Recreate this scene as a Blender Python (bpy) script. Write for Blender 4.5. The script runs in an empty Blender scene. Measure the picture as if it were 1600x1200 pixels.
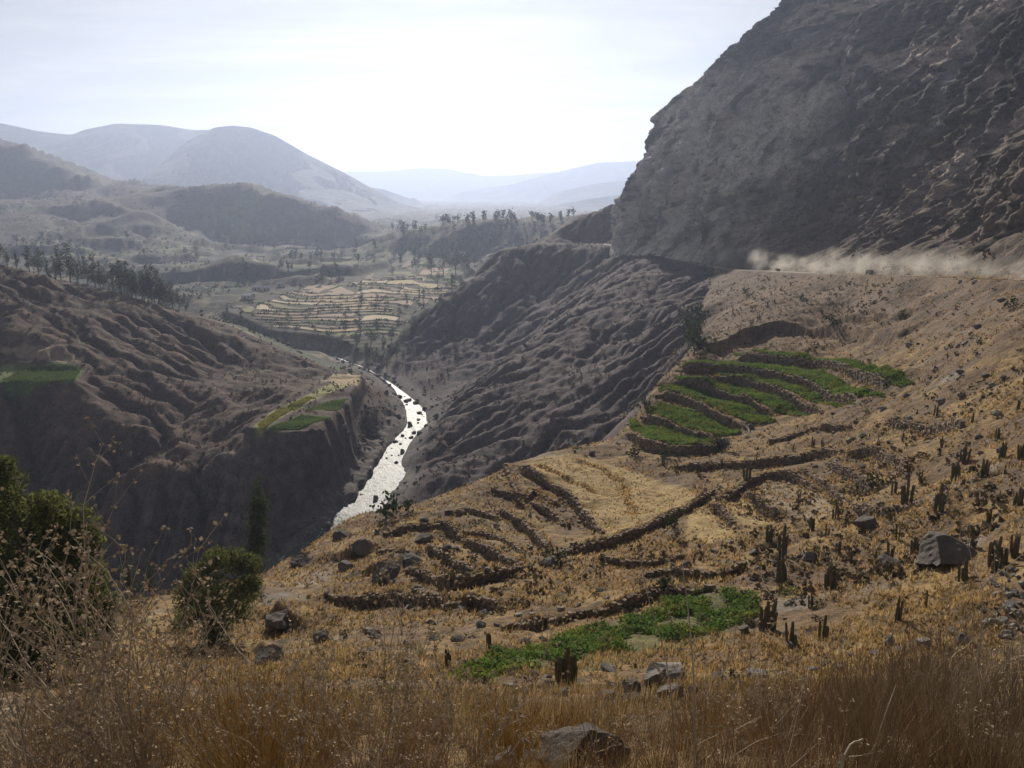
import bpy, math, random, time
import numpy as np
from mathutils import Vector, Matrix

T0 = time.time()
R = math.radians
scene = bpy.context.scene
col = scene.collection

# ------------------------------------------------------------------ camera
F = 1256.0                      # focal length in photograph pixels (1600 wide)
PITCH = R(13.4)
CP, SP = math.cos(PITCH), math.sin(PITCH)
cam_d = bpy.data.cameras.new('camera')
cam_d.sensor_fit = 'HORIZONTAL'
cam_d.sensor_width = 36.0
cam_d.lens = 36.0 * F / 1600.0
cam_d.clip_start = 0.05
cam_d.clip_end = 60000.0
cam = bpy.data.objects.new('camera', cam_d)
cam.rotation_euler = (math.pi / 2 - PITCH, 0, 0)
col.objects.link(cam)
scene.camera = cam

# ------------------------------------------------------------------ light
SUN_ELEV, SUN_AZ = R(24.0), R(-5.0)          # azimuth measured from +Y towards +X
world = bpy.data.worlds.new('World')
scene.world = world
world.use_nodes = True
wn = world.node_tree.nodes
wl = world.node_tree.links
wn.clear()
w_out = wn.new('ShaderNodeOutputWorld')
w_bg = wn.new('ShaderNodeBackground')
w_bg.inputs['Strength'].default_value = 0.05
w_sky = wn.new('ShaderNodeTexSky')
w_sky.sky_type = 'NISHITA'
w_sky.sun_disc = False
w_sky.sun_elevation = SUN_ELEV
w_sky.sun_rotation = SUN_AZ
w_sky.altitude = 3300
w_sky.air_density = 1.0
w_sky.dust_density = 3.0
w_sky.ozone_density = 1.0
# thin high cloud veil over the whole sky
w_tc = wn.new('ShaderNodeTexCoord')
w_sep = wn.new('ShaderNodeSeparateXYZ')
w_div = wn.new('ShaderNodeVectorMath'); w_div.operation = 'DIVIDE'
w_zz = wn.new('ShaderNodeMath'); w_zz.operation = 'MAXIMUM'; w_zz.inputs[1].default_value = 0.0
w_za = wn.new('ShaderNodeMath'); w_za.operation = 'ADD'; w_za.inputs[1].default_value = 0.12
w_cmb = wn.new('ShaderNodeCombineXYZ')
wl.new(w_tc.outputs['Generated'], w_sep.inputs[0])
wl.new(w_sep.outputs['Z'], w_zz.inputs[0]); wl.new(w_zz.outputs[0], w_za.inputs[0])
for k in range(3):
    wl.new(w_za.outputs[0], w_cmb.inputs[k])
wl.new(w_tc.outputs['Generated'], w_div.inputs[0]); wl.new(w_cmb.outputs[0], w_div.inputs[1])
w_map = wn.new('ShaderNodeMapping')
w_map.inputs['Scale'].default_value = (0.55, 1.5, 0.0)
w_map.inputs['Rotation'].default_value = (0, 0, R(18))
wl.new(w_div.outputs[0], w_map.inputs['Vector'])
w_n = wn.new('ShaderNodeTexNoise')
w_n.inputs['Scale'].default_value = 1.3
w_n.inputs['Detail'].default_value = 9.0
w_n.inputs['Roughness'].default_value = 0.58
w_n.inputs['Distortion'].default_value = 0.5
wl.new(w_map.outputs[0], w_n.inputs['Vector'])
w_ramp = wn.new('ShaderNodeMapRange')
w_ramp.inputs['From Min'].default_value = 0.40
w_ramp.inputs['From Max'].default_value = 0.62
w_ramp.inputs['To Min'].default_value = 0.60
w_ramp.inputs['To Max'].default_value = 0.92
w_ramp.clamp = True
wl.new(w_n.outputs['Fac'], w_ramp.inputs['Value'])
w_mix = wn.new('ShaderNodeMix'); w_mix.data_type = 'RGBA'
w_hsv = wn.new('ShaderNodeHueSaturation')          # cloud: the same light, scattered white
w_hsv.inputs['Saturation'].default_value = 0.04
w_hsv.inputs['Value'].default_value = 1.35
wl.new(w_sky.outputs[0], w_hsv.inputs['Color'])
wl.new(w_hsv.outputs[0], w_mix.inputs['B'])
wl.new(w_ramp.outputs[0], w_mix.inputs['Factor'])
wl.new(w_sky.outputs[0], w_mix.inputs['A'])
wl.new(w_mix.outputs['Result'], w_bg.inputs['Color'])
wl.new(w_bg.outputs[0], w_out.inputs['Surface'])

sun_d = bpy.data.lights.new('sun', 'SUN')
sun_d.energy = 5.0
sun_d.angle = R(0.55)
sun_d.color = (1.0, 0.93, 0.82)
sun = bpy.data.objects.new('sun', sun_d)
sdir = Vector((math.sin(SUN_AZ) * math.cos(SUN_ELEV), math.cos(SUN_AZ) * math.cos(SUN_ELEV), math.sin(SUN_ELEV)))
sun.rotation_euler = sdir.to_track_quat('Z', 'Y').to_euler()
sun.location = (0, 0, 60)
col.objects.link(sun)

scene.view_settings.view_transform = 'Standard'
scene.view_settings.look = 'None'
scene.view_settings.exposure = 0.2
scene.view_settings.gamma = 1.0
scene.view_settings.use_curve_mapping = False
scene.cycles.use_denoising = True
scene.cycles.volume_bounces = 0
scene.cycles.max_bounces = 5
scene.cycles.diffuse_bounces = 2
scene.cycles.transparent_max_bounces = 8
scene.cycles.volume_step_rate = 1.0
scene.cycles.volume_max_steps = 96

# ------------------------------------------------------------------ numpy noise
def _hash(ix, iy, iz, seed):
    h = (ix.astype(np.uint32) * np.uint32(374761393) + iy.astype(np.uint32) * np.uint32(668265263)
         + iz.astype(np.uint32) * np.uint32(2147483647) + np.uint32((seed * 1274126177) & 0xffffffff))
    h = (h ^ (h >> np.uint32(13))) * np.uint32(1274126177)
    h = h ^ (h >> np.uint32(16))
    return (h & np.uint32(0xffff)).astype(np.float32) / 32767.5 - 1.0

def vnoise(x, y, seed=0):
    x = np.asarray(x, np.float64); y = np.asarray(y, np.float64)
    ix = np.floor(x).astype(np.int64); iy = np.floor(y).astype(np.int64)
    fx = (x - ix).astype(np.float32); fy = (y - iy).astype(np.float32)
    u = fx * fx * fx * (fx * (fx * 6 - 15) + 10); v = fy * fy * fy * (fy * (fy * 6 - 15) + 10)
    z = np.zeros_like(ix)
    # gradient noise in 2-D
    def g(dx, dy):
        h = _hash(ix + dx, iy + dy, z, seed) * np.float32(math.pi)
        return np.cos(h) * (fx - dx) + np.sin(h) * (fy - dy)
    a = g(0, 0); b = g(1, 0); c = g(0, 1); d = g(1, 1)
    return 1.5 * (a + (b - a) * u + (c - a) * v + (a - b - c + d) * u * v)

def fbm(x, y, octaves=4, seed=0, gain=0.5, lac=2.03):
    s = 0.0; amp = 1.0
    for o in range(octaves):
        s = s + amp * vnoise(x + 17.3 * o, y - 9.1 * o, seed + o)
        x = x * lac; y = y * lac; amp *= gain
    return s

def ridged(x, y, octaves=4, seed=0, gain=0.5, lac=2.03):
    s = 0.0; amp = 1.0
    for o in range(octaves):
        n = 1.0 - 2.0 * np.abs(vnoise(x + 31.7 * o, y + 3.3 * o, seed + o))
        s = s + amp * n
        x = x * lac; y = y * lac; amp *= gain
    return s

def worley(x, y, seed=0):
    """random value of the nearest cell (tilted), that cell's random, distance to the crack"""
    ix = np.floor(x).astype(np.int64); iy = np.floor(y).astype(np.int64); z = np.zeros_like(ix)
    f1 = np.full(x.shape, 9.0); f2 = np.full(x.shape, 9.0); val = np.zeros(x.shape); tx_ = np.zeros(x.shape)
    for dx in (-1, 0, 1):
        for dy in (-1, 0, 1):
            cx, cy = ix + dx, iy + dy
            qx = cx + 0.5 + 0.48 * _hash(cx, cy, z, seed); qy = cy + 0.5 + 0.48 * _hash(cx, cy, z + 1, seed)
            d = np.hypot(x - qx, y - qy); r = _hash(cx, cy, z + 2, seed); r2 = _hash(cx, cy, z + 3, seed); r3 = _hash(cx, cy, z + 4, seed)
            m = d < f1
            f2 = np.where(m, f1, np.minimum(f2, d)); f1 = np.where(m, d, f1)
            val = np.where(m, r + 0.9 * r2 * (x - qx) + 0.9 * r3 * (y - qy), val); tx_ = np.where(m, r, tx_)
    return val, tx_, f2 - f1

def sstep(e0, e1, x):
    t = np.clip((x - e0) / (e1 - e0), 0, 1)
    return t * t * (3 - 2 * t)

def in_poly(x, y, poly):
    inside = np.zeros(np.shape(x), bool)
    n = len(poly)
    for i in range(n):
        x0, y0 = poly[i]; x1, y1 = poly[(i + 1) % n]
        if y0 == y1: continue
        c = ((y0 > y) != (y1 > y)) & (x < (x1 - x0) * (y - y0) / (y1 - y0) + x0)
        inside ^= c
    return inside

def seg_dist(x, y, pts):
    """distance to a polyline, signed side (left of travel positive), arc length parameter"""
    best = np.full(np.shape(x), 1e9); side = np.zeros(np.shape(x)); arc = np.zeros(np.shape(x))
    s0 = 0.0
    for (x0, y0), (x1, y1) in zip(pts[:-1], pts[1:]):
        dx, dy = x1 - x0, y1 - y0; L2 = dx * dx + dy * dy + 1e-9; L = math.sqrt(L2)
        t = np.clip(((x - x0) * dx + (y - y0) * dy) / L2, 0, 1)
        d = np.hypot(x - x0 - t * dx, y - y0 - t * dy)
        m = d < best
        best = np.where(m, d, best)
        side = np.where(m, np.sign(dx * (y - y0) - dy * (x - x0)), side)
        arc = np.where(m, s0 + t * L, arc)
        s0 += L
    return best, side, arc

# ------------------------------------------------------------------ where the things of the photograph stand
def ray(px, py):
    u = (px - 800.0) / F; v = (600.0 - py) / F
    k = CP + v * SP
    return u / k, (-SP + v * CP) / k        # x per y, z per y

def P(px, py, Y):
    a, s = ray(px, py)
    return (a * Y, Y, s * Y)

def Pz(px, py, z):
    a, s = ray(px, py)
    return (a * z / s, z / s, z)

def W(px, Y, z):
    return ((px - 800.0) / F * (CP - z / Y * SP) * Y, Y, z)

def dens(line, n=6):
    out = []
    for p, q in zip(line[:-1], line[1:]):
        for k in range(n):
            t = k / n
            out.append(tuple(p[i] + (q[i] - p[i]) * t for i in range(3)))
    out.append(line[-1])
    return out
# ------------------------------------------------------------------ terrain: survey points, then a smooth surface through them
ZR = -112.0                                  # river level
ctrl = []
def C(*pts): ctrl.extend(pts)
def CL(n, *pts): ctrl.extend(dens(list(pts), n))

for a in (-1.0, -0.75, -0.5, -0.25, 0, 0.25, 0.5, 0.75, 1.0):      # slope at the photographer's feet
    for y, z in ((0.8, -1.62), (1.6, -1.85), (3, -2.65), (5, -3.95), (10, -7.4), (20, -13.9), (40, -26.2)):
        C((a * y, y, z * (1 - 0.05 * a)))
# the near bank: columns of ground points
C(W(1900, 50, -22), W(1900, 70, -22), W(1900, 100, -20), W(1900, 150, -16))
C(P(1600, 900, 50), P(1600, 800, 62), P(1600, 700, 80), P(1600, 600, 105), P(1600, 500, 140), P(1600, 455, 165))
C(P(1450, 950, 52), P(1450, 860, 67), P(1450, 760, 90), P(1450, 680, 118), P(1450, 600, 145), P(1450, 500, 195), P(1450, 460, 222))
C(P(1300, 1000, 46), P(1300, 900, 68), P(1300, 800, 98), P(1300, 700, 140), P(1300, 620, 174), P(1300, 560, 208), P(1300, 530, 222), P(1300, 500, 254), P(1300, 455, 295))
C(P(1120, 1000, 50), P(1120, 900, 75), P(1120, 800, 112), P(1120, 700, 158), P(1120, 620, 200), P(1120, 570, 232), P(1120, 540, 247), P(1120, 500, 310), P(1120, 460, 395))
C(P(950, 1000, 55), P(950, 900, 80), P(950, 800, 120), P(950, 720, 160))
C(P(800, 1000, 57), P(800, 900, 85), P(800, 800, 125))
C(P(640, 1000, 60), P(640, 900, 92), P(640, 840, 118))
C(P(500, 1000, 65), P(500, 910, 100))
C(P(350, 1000, 70), P(200, 1000, 75), P(0, 1040, 62), P(-300, 1040, 60))
RIM = [P(1112, 440, 440), P(1100, 465, 385), P(1082, 540, 262), P(1032, 590, 216), P(1000, 640, 196), P(960, 685, 184), P(900, 700, 174),
       P(830, 715, 164), P(720, 760, 150), P(640, 790, 142), P(540, 815, 147), P(480, 860, 128), P(400, 900, 108),
       P(300, 930, 100), P(190, 948, 96), P(60, 962, 92), P(-250, 990, 90)]
CL(4, *RIM)
# drop beyond the rim to the river
CL(3, W(1085, 330, -66), W(1020, 272, -74), W(960, 240, -84), W(880, 222, -90), W(800, 212, -92), W(700, 196, -94), W(600, 184, -100), W(520, 175, -98), W(440, 148, -92), W(330, 132, -88), W(200, 124, -86), W(0, 120, -86), W(-300, 118, -86))
# river
RIV = [W(-400, 210, -142), W(-100, 214, -140), W(150, 222, -136), W(300, 230, -128), W(400, 231, -121), W(480, 240, -116), Pz(552, 812, ZR), Pz(572, 785, ZR),
       Pz(600, 745, ZR), Pz(615, 705, ZR), Pz(632, 682, ZR), Pz(655, 660, ZR), Pz(642, 634, ZR), Pz(620, 608, ZR), Pz(596, 590, ZR), Pz(570, 575, ZR), Pz(540, 564, ZR), W(500, 570, ZR), W(450, 585, ZR), W(380, 600, ZR), W(250, 610, ZR)]
CL(3, *[(p[0], p[1], p[2] - 1.5) for p in RIV])
RIVW = [11, 11, 11, 11, 11, 12, 9, 11, 12, 8, 6.5, 8, 7, 2.5, 0.3, 0.2, 0.6, 0.2, 0.2, 0.2, 0.2]
# far side slope under the cliff, between rim and ridge
RIDGE1 = [P(1015, 398, 540), P(960, 440, 505), P(900, 480, 470), P(850, 520, 440), P(800, 560, 410), P(720, 630, 370), P(668, 678, 346)]
CL(4, *RIDGE1)
C(P(1080, 460, 440), P(1030, 480, 420), P(1000, 520, 400), P(950, 560, 370), P(900, 600, 345), P(850, 650, 318), P(960, 640, 310), P(780, 680, 318), P(720, 720, 298), P(670, 740, 288), P(660, 700, 325))
# gully behind that ridge, then the dark spur
C(P(930, 420, 590), P(880, 470, 560), P(820, 540, 500), P(760, 590, 460), P(700, 620, 430), P(685, 632, 410))
SPUR = [P(900, 380, 640), P(850, 379, 660), P(800, 385, 655), P(772, 394, 650), P(745, 428, 630), P(700, 456, 600), P(660, 490, 575), P(630, 540, 545), P(612, 575, 505)]
CL(4, *SPUR)
C(P(850, 440, 600), P(800, 500, 545), P(740, 520, 545), P(700, 560, 500), P(660, 590, 470))
CL(3, P(960, 316, 690), P(915, 335, 705), P(870, 352, 720), P(857, 372, 725))
C(W(900, 800, -50), W(860, 820, -75), W(800, 780, -84), W(740, 720, -88), W(690, 660, -96))
# road ledge
ROAD = [(118, 60, -10), (118, 115, -13.5), P(1600, 437, 182), P(1500, 433.5, 222), P(1400, 430.5, 268), P(1300, 428, 325), P(1200, 423.5, 400), P(1120, 418, 480), P(1060, 403, 540),
        P(1000, 390, 585), P(950, 382, 632), P(905, 381, 668)]
CL(5, *ROAD)
for (x, y, z) in dens(ROAD, 3):
    C((x - 5.5, y - 0.5, z - 0.7), (x + 6, y + 0.5, z + 0.4), (x + 22, y + 2, z + 8), (x + 60, y + 8, z + 16))
# left bank: bench above the river and its cliff
CL(4, P(375, 690, 286), P(410, 684, 284), P(450, 675, 282), P(490, 662, 284), P(530, 656, 287), P(548, 664, 292))
CL(4, W(300, 246, -127), W(370, 250, -121), W(430, 256, -117), W(490, 267, -113), W(535, 278, -111), W(556, 292, -111))
C(P(410, 672, 296), P(450, 661, 293), P(450, 646, 305), P(490, 650, 298), P(490, 634, 318), P(530, 645, 299), P(530, 626, 325), P(540, 640, 312))
C(P(450, 630, 318), P(490, 615, 338), P(530, 600, 366), P(570, 592, 400), P(600, 605, 425), P(590, 640, 372), P(585, 690, 338), P(572, 720, 315), P(590, 660, 372), P(600, 630, 400))
CL(3, P(300, 738, 279), P(200, 760, 272), P(100, 772, 268), P(0, 780, 264), P(-200, 780, 262))
CL(3, W(200, 244, -132), W(100, 240, -135), W(-50, 236, -137), W(-300, 233, -139))
CREST = [P(-250, 395, 430), P(-100, 402, 435), P(0, 412, 440), P(100, 440, 444), P(180, 456, 450), P(250, 478, 458), P(300, 490, 463), P(350, 507, 465), P(400, 526, 463), P(470, 556, 447), P(520, 577, 424)]
CL(4, *CREST)
C(P(0, 598, 318), P(60, 600, 318), P(118, 597, 320), P(128, 577, 336), P(0, 573, 338), P(60, 574, 338), P(-100, 590, 325))
C(P(90, 540, 352), P(0, 545, 350), P(0, 490, 382), P(150, 510, 390), P(250, 540, 398), P(350, 580, 396), P(400, 630, 335), P(430, 600, 370), P(300, 660, 322), P(200, 640, 320), P(340, 690, 304), P(150, 615, 322), P(50, 640, 312), P(50, 700, 294), P(180, 715, 288), P(480, 592, 400))
C(P(-150, 500, 380), P(-150, 640, 311), P(-150, 720, 288))
C(W(-200, 540, -60), W(0, 540, -76), W(150, 550, -88), W(300, 560, -98), W(400, 560, -106))
# valley fields and beyond
C(P(352, 492, 560), P(390, 512, 508))
for px in (440, 500, 560, 610):
    C(P(px, 545, 545), P(px, 520, 590), P(px, 500, 630), P(px, 480, 680), P(px, 460, 740))
for px, py, Y in ((420, 462, 735), (500, 440, 825), (560, 440, 825), (640, 440, 825), (700, 440, 815), (650, 418, 955), (600, 420, 950), (720, 425, 900), (690, 462, 725), (640, 480, 680)):
    C(P(px, py, Y))
for px, py, z in ((350, 440, -97), (450, 430, -96), (500, 410, -96), (420, 400, -94), (300, 410, -94), (200, 420, -94), (100, 400, -88), (0, 395, -84), (-200, 390, -80), (560, 410, -95), (380, 418, -86), (440, 408, -84)):
    C(Pz(px, py, z))
CL(4, P(285, 321, 1600), P(340, 302, 1620), P(390, 297, 1640), P(440, 309, 1620), P(480, 329, 1590), P(520, 349, 1550), P(543, 370, 1520))
C(P(548, 391, 1490), P(480, 386, 1500), P(400, 376, 1530), P(330, 362, 1530), P(250, 365, 1400), P(420, 345, 1585), P(480, 360, 1545), P(350, 335, 1580), P(520, 375, 1520))
C(P(450, 395, 1380), P(350, 385, 1380))
CL(3, P(60, 332, 1580), P(130, 326, 1600), P(230, 324, 1600), P(285, 324, 1590))
C(P(130, 345, 1480), P(230, 345, 1460), P(0, 350, 1450), P(-200, 345, 1450))
CL(3, P(188, 307, 2100), P(240, 287, 2150), P(292, 303, 2100))
CL(3, P(-250, 165, 2300), P(-100, 198, 2250), P(0, 228, 2200), P(60, 250, 2150), P(120, 274, 2050), P(185, 296, 1980))
C(W(-200, 2900, 60), W(0, 2900, 0), W(200, 2800, -40), W(400, 2200, -70), W(560, 1800, -92), P(20, 300, 2060), P(-80, 290, 2080), P(90, 305, 2000))
CL(3, P(570, 385, 1230), P(610, 372, 1220), P(650, 361, 1215), P(700, 353, 1210), P(760, 356, 1200), P(800, 350, 1180), P(880, 347, 1150))
CL(3, P(580, 402, 1160), P(650, 404, 1150), P(740, 400, 1130), P(800, 390, 1110))
C(W(620, 1420, -78), W(720, 1450, -72), W(820, 1450, -72), P(560, 396, 1300), W(700, 1900, -90), W(800, 2000, -90), W(900, 2000, -80), W(1000, 1500, -60))
for px in (-300, 0, 300, 600, 800, 1000, 1400, 1900):
    C(W(px, 3600, -88), W(px, 7500, -92), W(px, 13600, -92))
C(W(1100, 900, -20), W(1300, 700, -10), W(1600, 500, -5), W(1900, 420, -5))

cp = np.array(ctrl, np.float64)
ca = cp[:, 0] / cp[:, 1]; cb = np.log(cp[:, 1])
key = np.round(np.stack([ca, cb], 1) / 0.012).astype(int)
_, keep = np.unique(key, axis=0, return_index=True)
ca, cb, cz = ca[keep], cb[keep], cp[keep, 2]
n = len(ca)
D = np.sqrt((ca[:, None] - ca) ** 2 + (cb[:, None] - cb) ** 2 + 1e-5)
A = np.zeros((n + 3, n + 3)); A[:n, :n] = D - np.eye(n) * 0.004
A[:n, n] = 1; A[:n, n + 1] = ca; A[:n, n + 2] = cb
A[n:, :n] = A[:n, n:].T
wts = np.linalg.solve(A, np.concatenate([cz, np.zeros(3)]))

def base_height(a, b):
    sh = a.shape; a = a.ravel(); b = b.ravel()
    out = np.empty(len(a), np.float32)
    wa = wts[:n].astype(np.float32); fa = ca.astype(np.float32); fb = cb.astype(np.float32)
    for i in range(0, len(a), 20000):
        aa = a[i:i + 20000, None].astype(np.float32); bb = b[i:i + 20000, None].astype(np.float32)
        d = np.sqrt((aa - fa) ** 2 + (bb - fb) ** 2 + np.float32(1e-5))
        out[i:i + 20000] = d @ wa
    return (out + wts[n] + wts[n + 1] * a + wts[n + 2] * b).reshape(sh)

NA = 840
A0, A1 = -0.86, 0.86
avec = np.linspace(A0, A1, NA)
yk = [0.9, 30, 120, 700, 2500, 13600]; yn = [90, 170, 420, 130, 60]
bvec = np.concatenate([np.linspace(math.log(yk[i]), math.log(yk[i + 1]), yn[i], endpoint=False) for i in range(5)] + [[math.log(yk[5])]])
NB = len(bvec)
GA, GB = np.meshgrid(avec, bvec)             # rows: distance
# evaluate the survey surface on a half-resolution lattice, then refine
ia = np.arange(0, NA, 3); ia = np.unique(np.append(ia, NA - 1)); ib = np.unique(np.append(np.arange(0, NB, 3), NB - 1))
zc = base_height(*np.meshgrid(avec[ia], bvec[ib]))
tmp = np.array([np.interp(np.arange(NA), ia, r) for r in zc])
GZ = np.array([np.interp(np.arange(NB), ib, tmp[:, j]) for j in range(NA)]).T
GY = np.exp(GB); GX = GA * GY
def blur(z, k):
    for _ in range(k):
        z = np.pad(z, 1, mode='edge')
        z = (z[:-2, 1:-1] + z[2:, 1:-1] + z[1:-1, :-2] + z[1:-1, 2:] + 4 * z[1:-1, 1:-1]) / 8
    return z
GZ = blur(GZ, 3)

def poly_px(pts):       # an outline given on the ground by (px, py), as x-per-y / log-distance pairs found on the surface
    return [ground(px, py) for px, py in pts]

def sample(G, x, y):
    a = np.asarray(x) / np.asarray(y); b = np.log(np.asarray(y))
    fa = np.clip((a - A0) / (A1 - A0) * (NA - 1), 0, NA - 1.001)
    fb = np.clip(np.interp(b, bvec, np.arange(NB)), 0, NB - 1.001)
    i = fa.astype(int); j = fb.astype(int); u = fa - i; v = fb - j
    return (G[j, i] * (1 - u) + G[j, i + 1] * u) * (1 - v) + (G[j + 1, i] * (1 - u) + G[j + 1, i + 1] * u) * v

def hz(x, y):
    return sample(GZ, x, y)

def ground(px, py, ymin=1.5, ymax=7000):
    """first point of the ground along the sight line through (px, py)"""
    a, s = ray(px, py)
    ys = np.exp(np.linspace(math.log(ymin), math.log(ymax), 3000))
    d = s * ys - hz(a * ys, ys)
    k = np.argmax(d <= 0)
    if d[k] > 0: k = 2999
    y = ys[k] if k == 0 else ys[k - 1] + (ys[k] - ys[k - 1]) * d[k - 1] / (d[k - 1] - d[k])
    return (a * y, y, float(hz(a * y, y)))

def gline(pts, **k):
    return [ground(px, py, **k) for px, py in pts]
# ------------------------------------------------------------------ pixel coordinates of every ground vertex (to know which slope it lies on)
dep = GY * CP - GZ * SP
PX = 800 + F * GX / dep
PY = 600 - F * (GY * SP + GZ * CP) / dep
_, rside, _ = seg_dist(GX, GY, [(p[0], p[1]) for p in RIV])
ycut = np.interp(PX, [-400, 0, 300, 520, 545, 565, 620, 640, 700, 800, 900, 1000, 1700], [450, 458, 482, 440, 470, 530, 522, 562, 612, 676, 740, 770, 770])
is_val = GY > ycut
is_left = (~is_val) & (rside > 0)
is_near = (~is_val) & (rside <= 0)
fval, fleft, fnear = [blur(m.astype(np.float32), 6) for m in (is_val, is_left, is_near)]
vd, _, varc = seg_dist(GX, GY, [(p[0], p[1]) for p in RIV])
vl = np.concatenate([[0], np.cumsum([math.dist(RIV[i][:2], RIV[i + 1][:2]) for i in range(len(RIV) - 1)])])
ZV = np.interp(varc, vl, [p[2] for p in RIV])            # water level of the nearest reach
RIMXY = [(p[0], p[1]) for p in RIM]
rim_d, rim_s, _ = seg_dist(GX, GY, RIMXY)
bench = is_near & (GY < 480) & (((rim_s > 0) & (GX > -300)) | (GX > 140))
# travel along the rim runs from far right to near left, so the bench lies on its left
fbench = blur(bench.astype(np.float32), 5)
fwall = np.clip(fnear - fbench, 0, 1)          # canyon side of the near bank

# flat shelves of the left bank that keep their level
crestY = np.interp(PX, [-400, -100, 0, 180, 300, 400, 520], [430, 435, 440, 450, 463, 463, 424])
bench_top = in_poly(PX, PY, [(365, 702), (450, 682), (532, 664), (552, 668), (612, 628), (600, 596), (540, 578), (470, 604), (420, 640)]) & is_left & (GY > 278)
fieldp = in_poly(PX, PY, [(-60, 606), (60, 606), (128, 600), (140, 566), (60, 562), (-60, 562)]) & is_left & (GY < 345)
fflat = blur((bench_top | fieldp).astype(np.float32), 4)
low = in_poly(PX, PY, [(-400, 790), (100, 774), (300, 742), (376, 693), (450, 677), (532, 659), (548, 666), (560, 830), (300, 1000), (-400, 1000)]) & is_left
flow = blur(low.astype(np.float32), 4)
# water cuts its gullies: rain runs down the slopes of the gorge on a square lattice and wears them
EX0, EX1, EY0, EY1, ED = -400.0, 190.0, 205.0, 740.0, 1.9
ex = np.arange(EX0, EX1, ED); ey = np.arange(EY0, EY1, ED); EXg, EYg = np.meshgrid(ex, ey)
def sample2(G, x, y): return sample(G, x, y)
H0 = sample(GZ, EXg, EYg)
mer = sample((is_left | (is_near & ~bench)).astype(float), EXg, EYg) * (1 - sample(fflat, EXg, EYg))
mval = sample(is_val.astype(float), EXg, EYg); mer = np.clip(mer * (1 - mval), 0, 1)
HE = H0 + mer * (2.6 * fbm(EXg / 30, EYg / 30, 5, 11, 0.6))
ny_e, nx_e = HE.shape; N_e = ny_e * nx_e
Km = 0.05 * mer.ravel() * np.clip(0.9 + 1.1 * fbm(EXg / 38, EYg / 38, 3, 13), 0.1, 2.5).ravel()
offs = [(-1, -1), (-1, 0), (-1, 1), (0, -1), (0, 1), (1, -1), (1, 0), (1, 1)]
idx_e = np.arange(N_e).reshape(ny_e, nx_e)
for it in range(16):
    hp_ = np.pad(HE, 1, mode='constant', constant_values=1e6)
    best = np.zeros_like(HE); rec = idx_e.copy()
    jit = 1 + 0.25 * np.random.default_rng(it).random((8,) + HE.shape)
    for o_i, (dy_, dx_) in enumerate(offs):
        sl_ = (HE - hp_[1 + dy_:1 + dy_ + ny_e, 1 + dx_:1 + dx_ + nx_e]) / (ED * math.hypot(dx_, dy_))
        sl2 = sl_ * jit[o_i]
        m_ = sl2 > best; best = np.where(m_, sl2, best)
        rec = np.where(m_, np.roll(idx_e, (-dy_, -dx_), (0, 1)), rec)
    order = np.argsort(-HE.ravel(), kind='stable').tolist(); rc = rec.ravel().tolist(); area = [1.0] * N_e
    for i_ in order:
        r_i = rc[i_]
        if r_i != i_: area[r_i] += area[i_]
    fE = (Km * np.sqrt(np.minimum(np.array(area), 900.0))).tolist(); h_ = HE.ravel().tolist()
    for i_ in reversed(order):
        f_i = fE[i_]
        if f_i and rc[i_] != i_:
            h_[i_] = (h_[i_] + f_i * h_[rc[i_]]) / (1 + f_i)
    HE = np.array(h_).reshape(ny_e, nx_e)
    HE = np.maximum(HE, H0 - 11.0)
    lp = blur(HE, 1); HE = HE + mer * 0.14 * (lp - HE)
DE = HE - H0; DE = DE - mer * np.clip(blur(DE, 60), None, 0) * 0.75          # keep the mean slope, leave ribs and gullies
def sampE(G, x, y):
    fx = np.clip((x - EX0) / ED, 0, nx_e - 1.001); fy = np.clip((y - EY0) / ED, 0, ny_e - 1.001)
    i = fx.astype(int); j = fy.astype(int); u = fx - i; v = fy - j
    return (G[j, i] * (1 - u) + G[j, i + 1] * u) * (1 - v) + (G[j + 1, i] * (1 - u) + G[j + 1, i + 1] * u) * v
ine = sstep(EX0, EX0 + 20, GX) * sstep(EX0, EX0 + 20, -GX + EX0 + EX1 + 0) * sstep(EY0, EY0 + 15, GY) * (1 - sstep(EY1 - 20, EY1, GY))
gm = np.clip(fleft + fwall, 0, 1) * ine * sstep(1, 8, GZ - ZV) * (1 - fflat)
edge_c = np.where(is_left, sstep(-2, 14, crestY - GY), 1.0)
dE = sampE(DE, GX, GY)
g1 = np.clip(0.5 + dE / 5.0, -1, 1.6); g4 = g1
GZ = GZ + gm * edge_c * dE * np.where(is_left, 1.05, 0.65)
rough = fbm(GX / 9, GY / 9, 4, 71, 0.55)
GZ = GZ + gm * edge_c * 0.6 * rough
wkA, _, wcA = worley(GX / 13 + 0.4 * rough, GY / 13 + 0.3 * rough, 405); wkB, _, wcB = worley(GX / 4.5 + 0.3 * rough, GY / 4.5, 407)
GZ = GZ + gm * edge_c * (0.4 * wkA + 0.3 * wkB)
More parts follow.
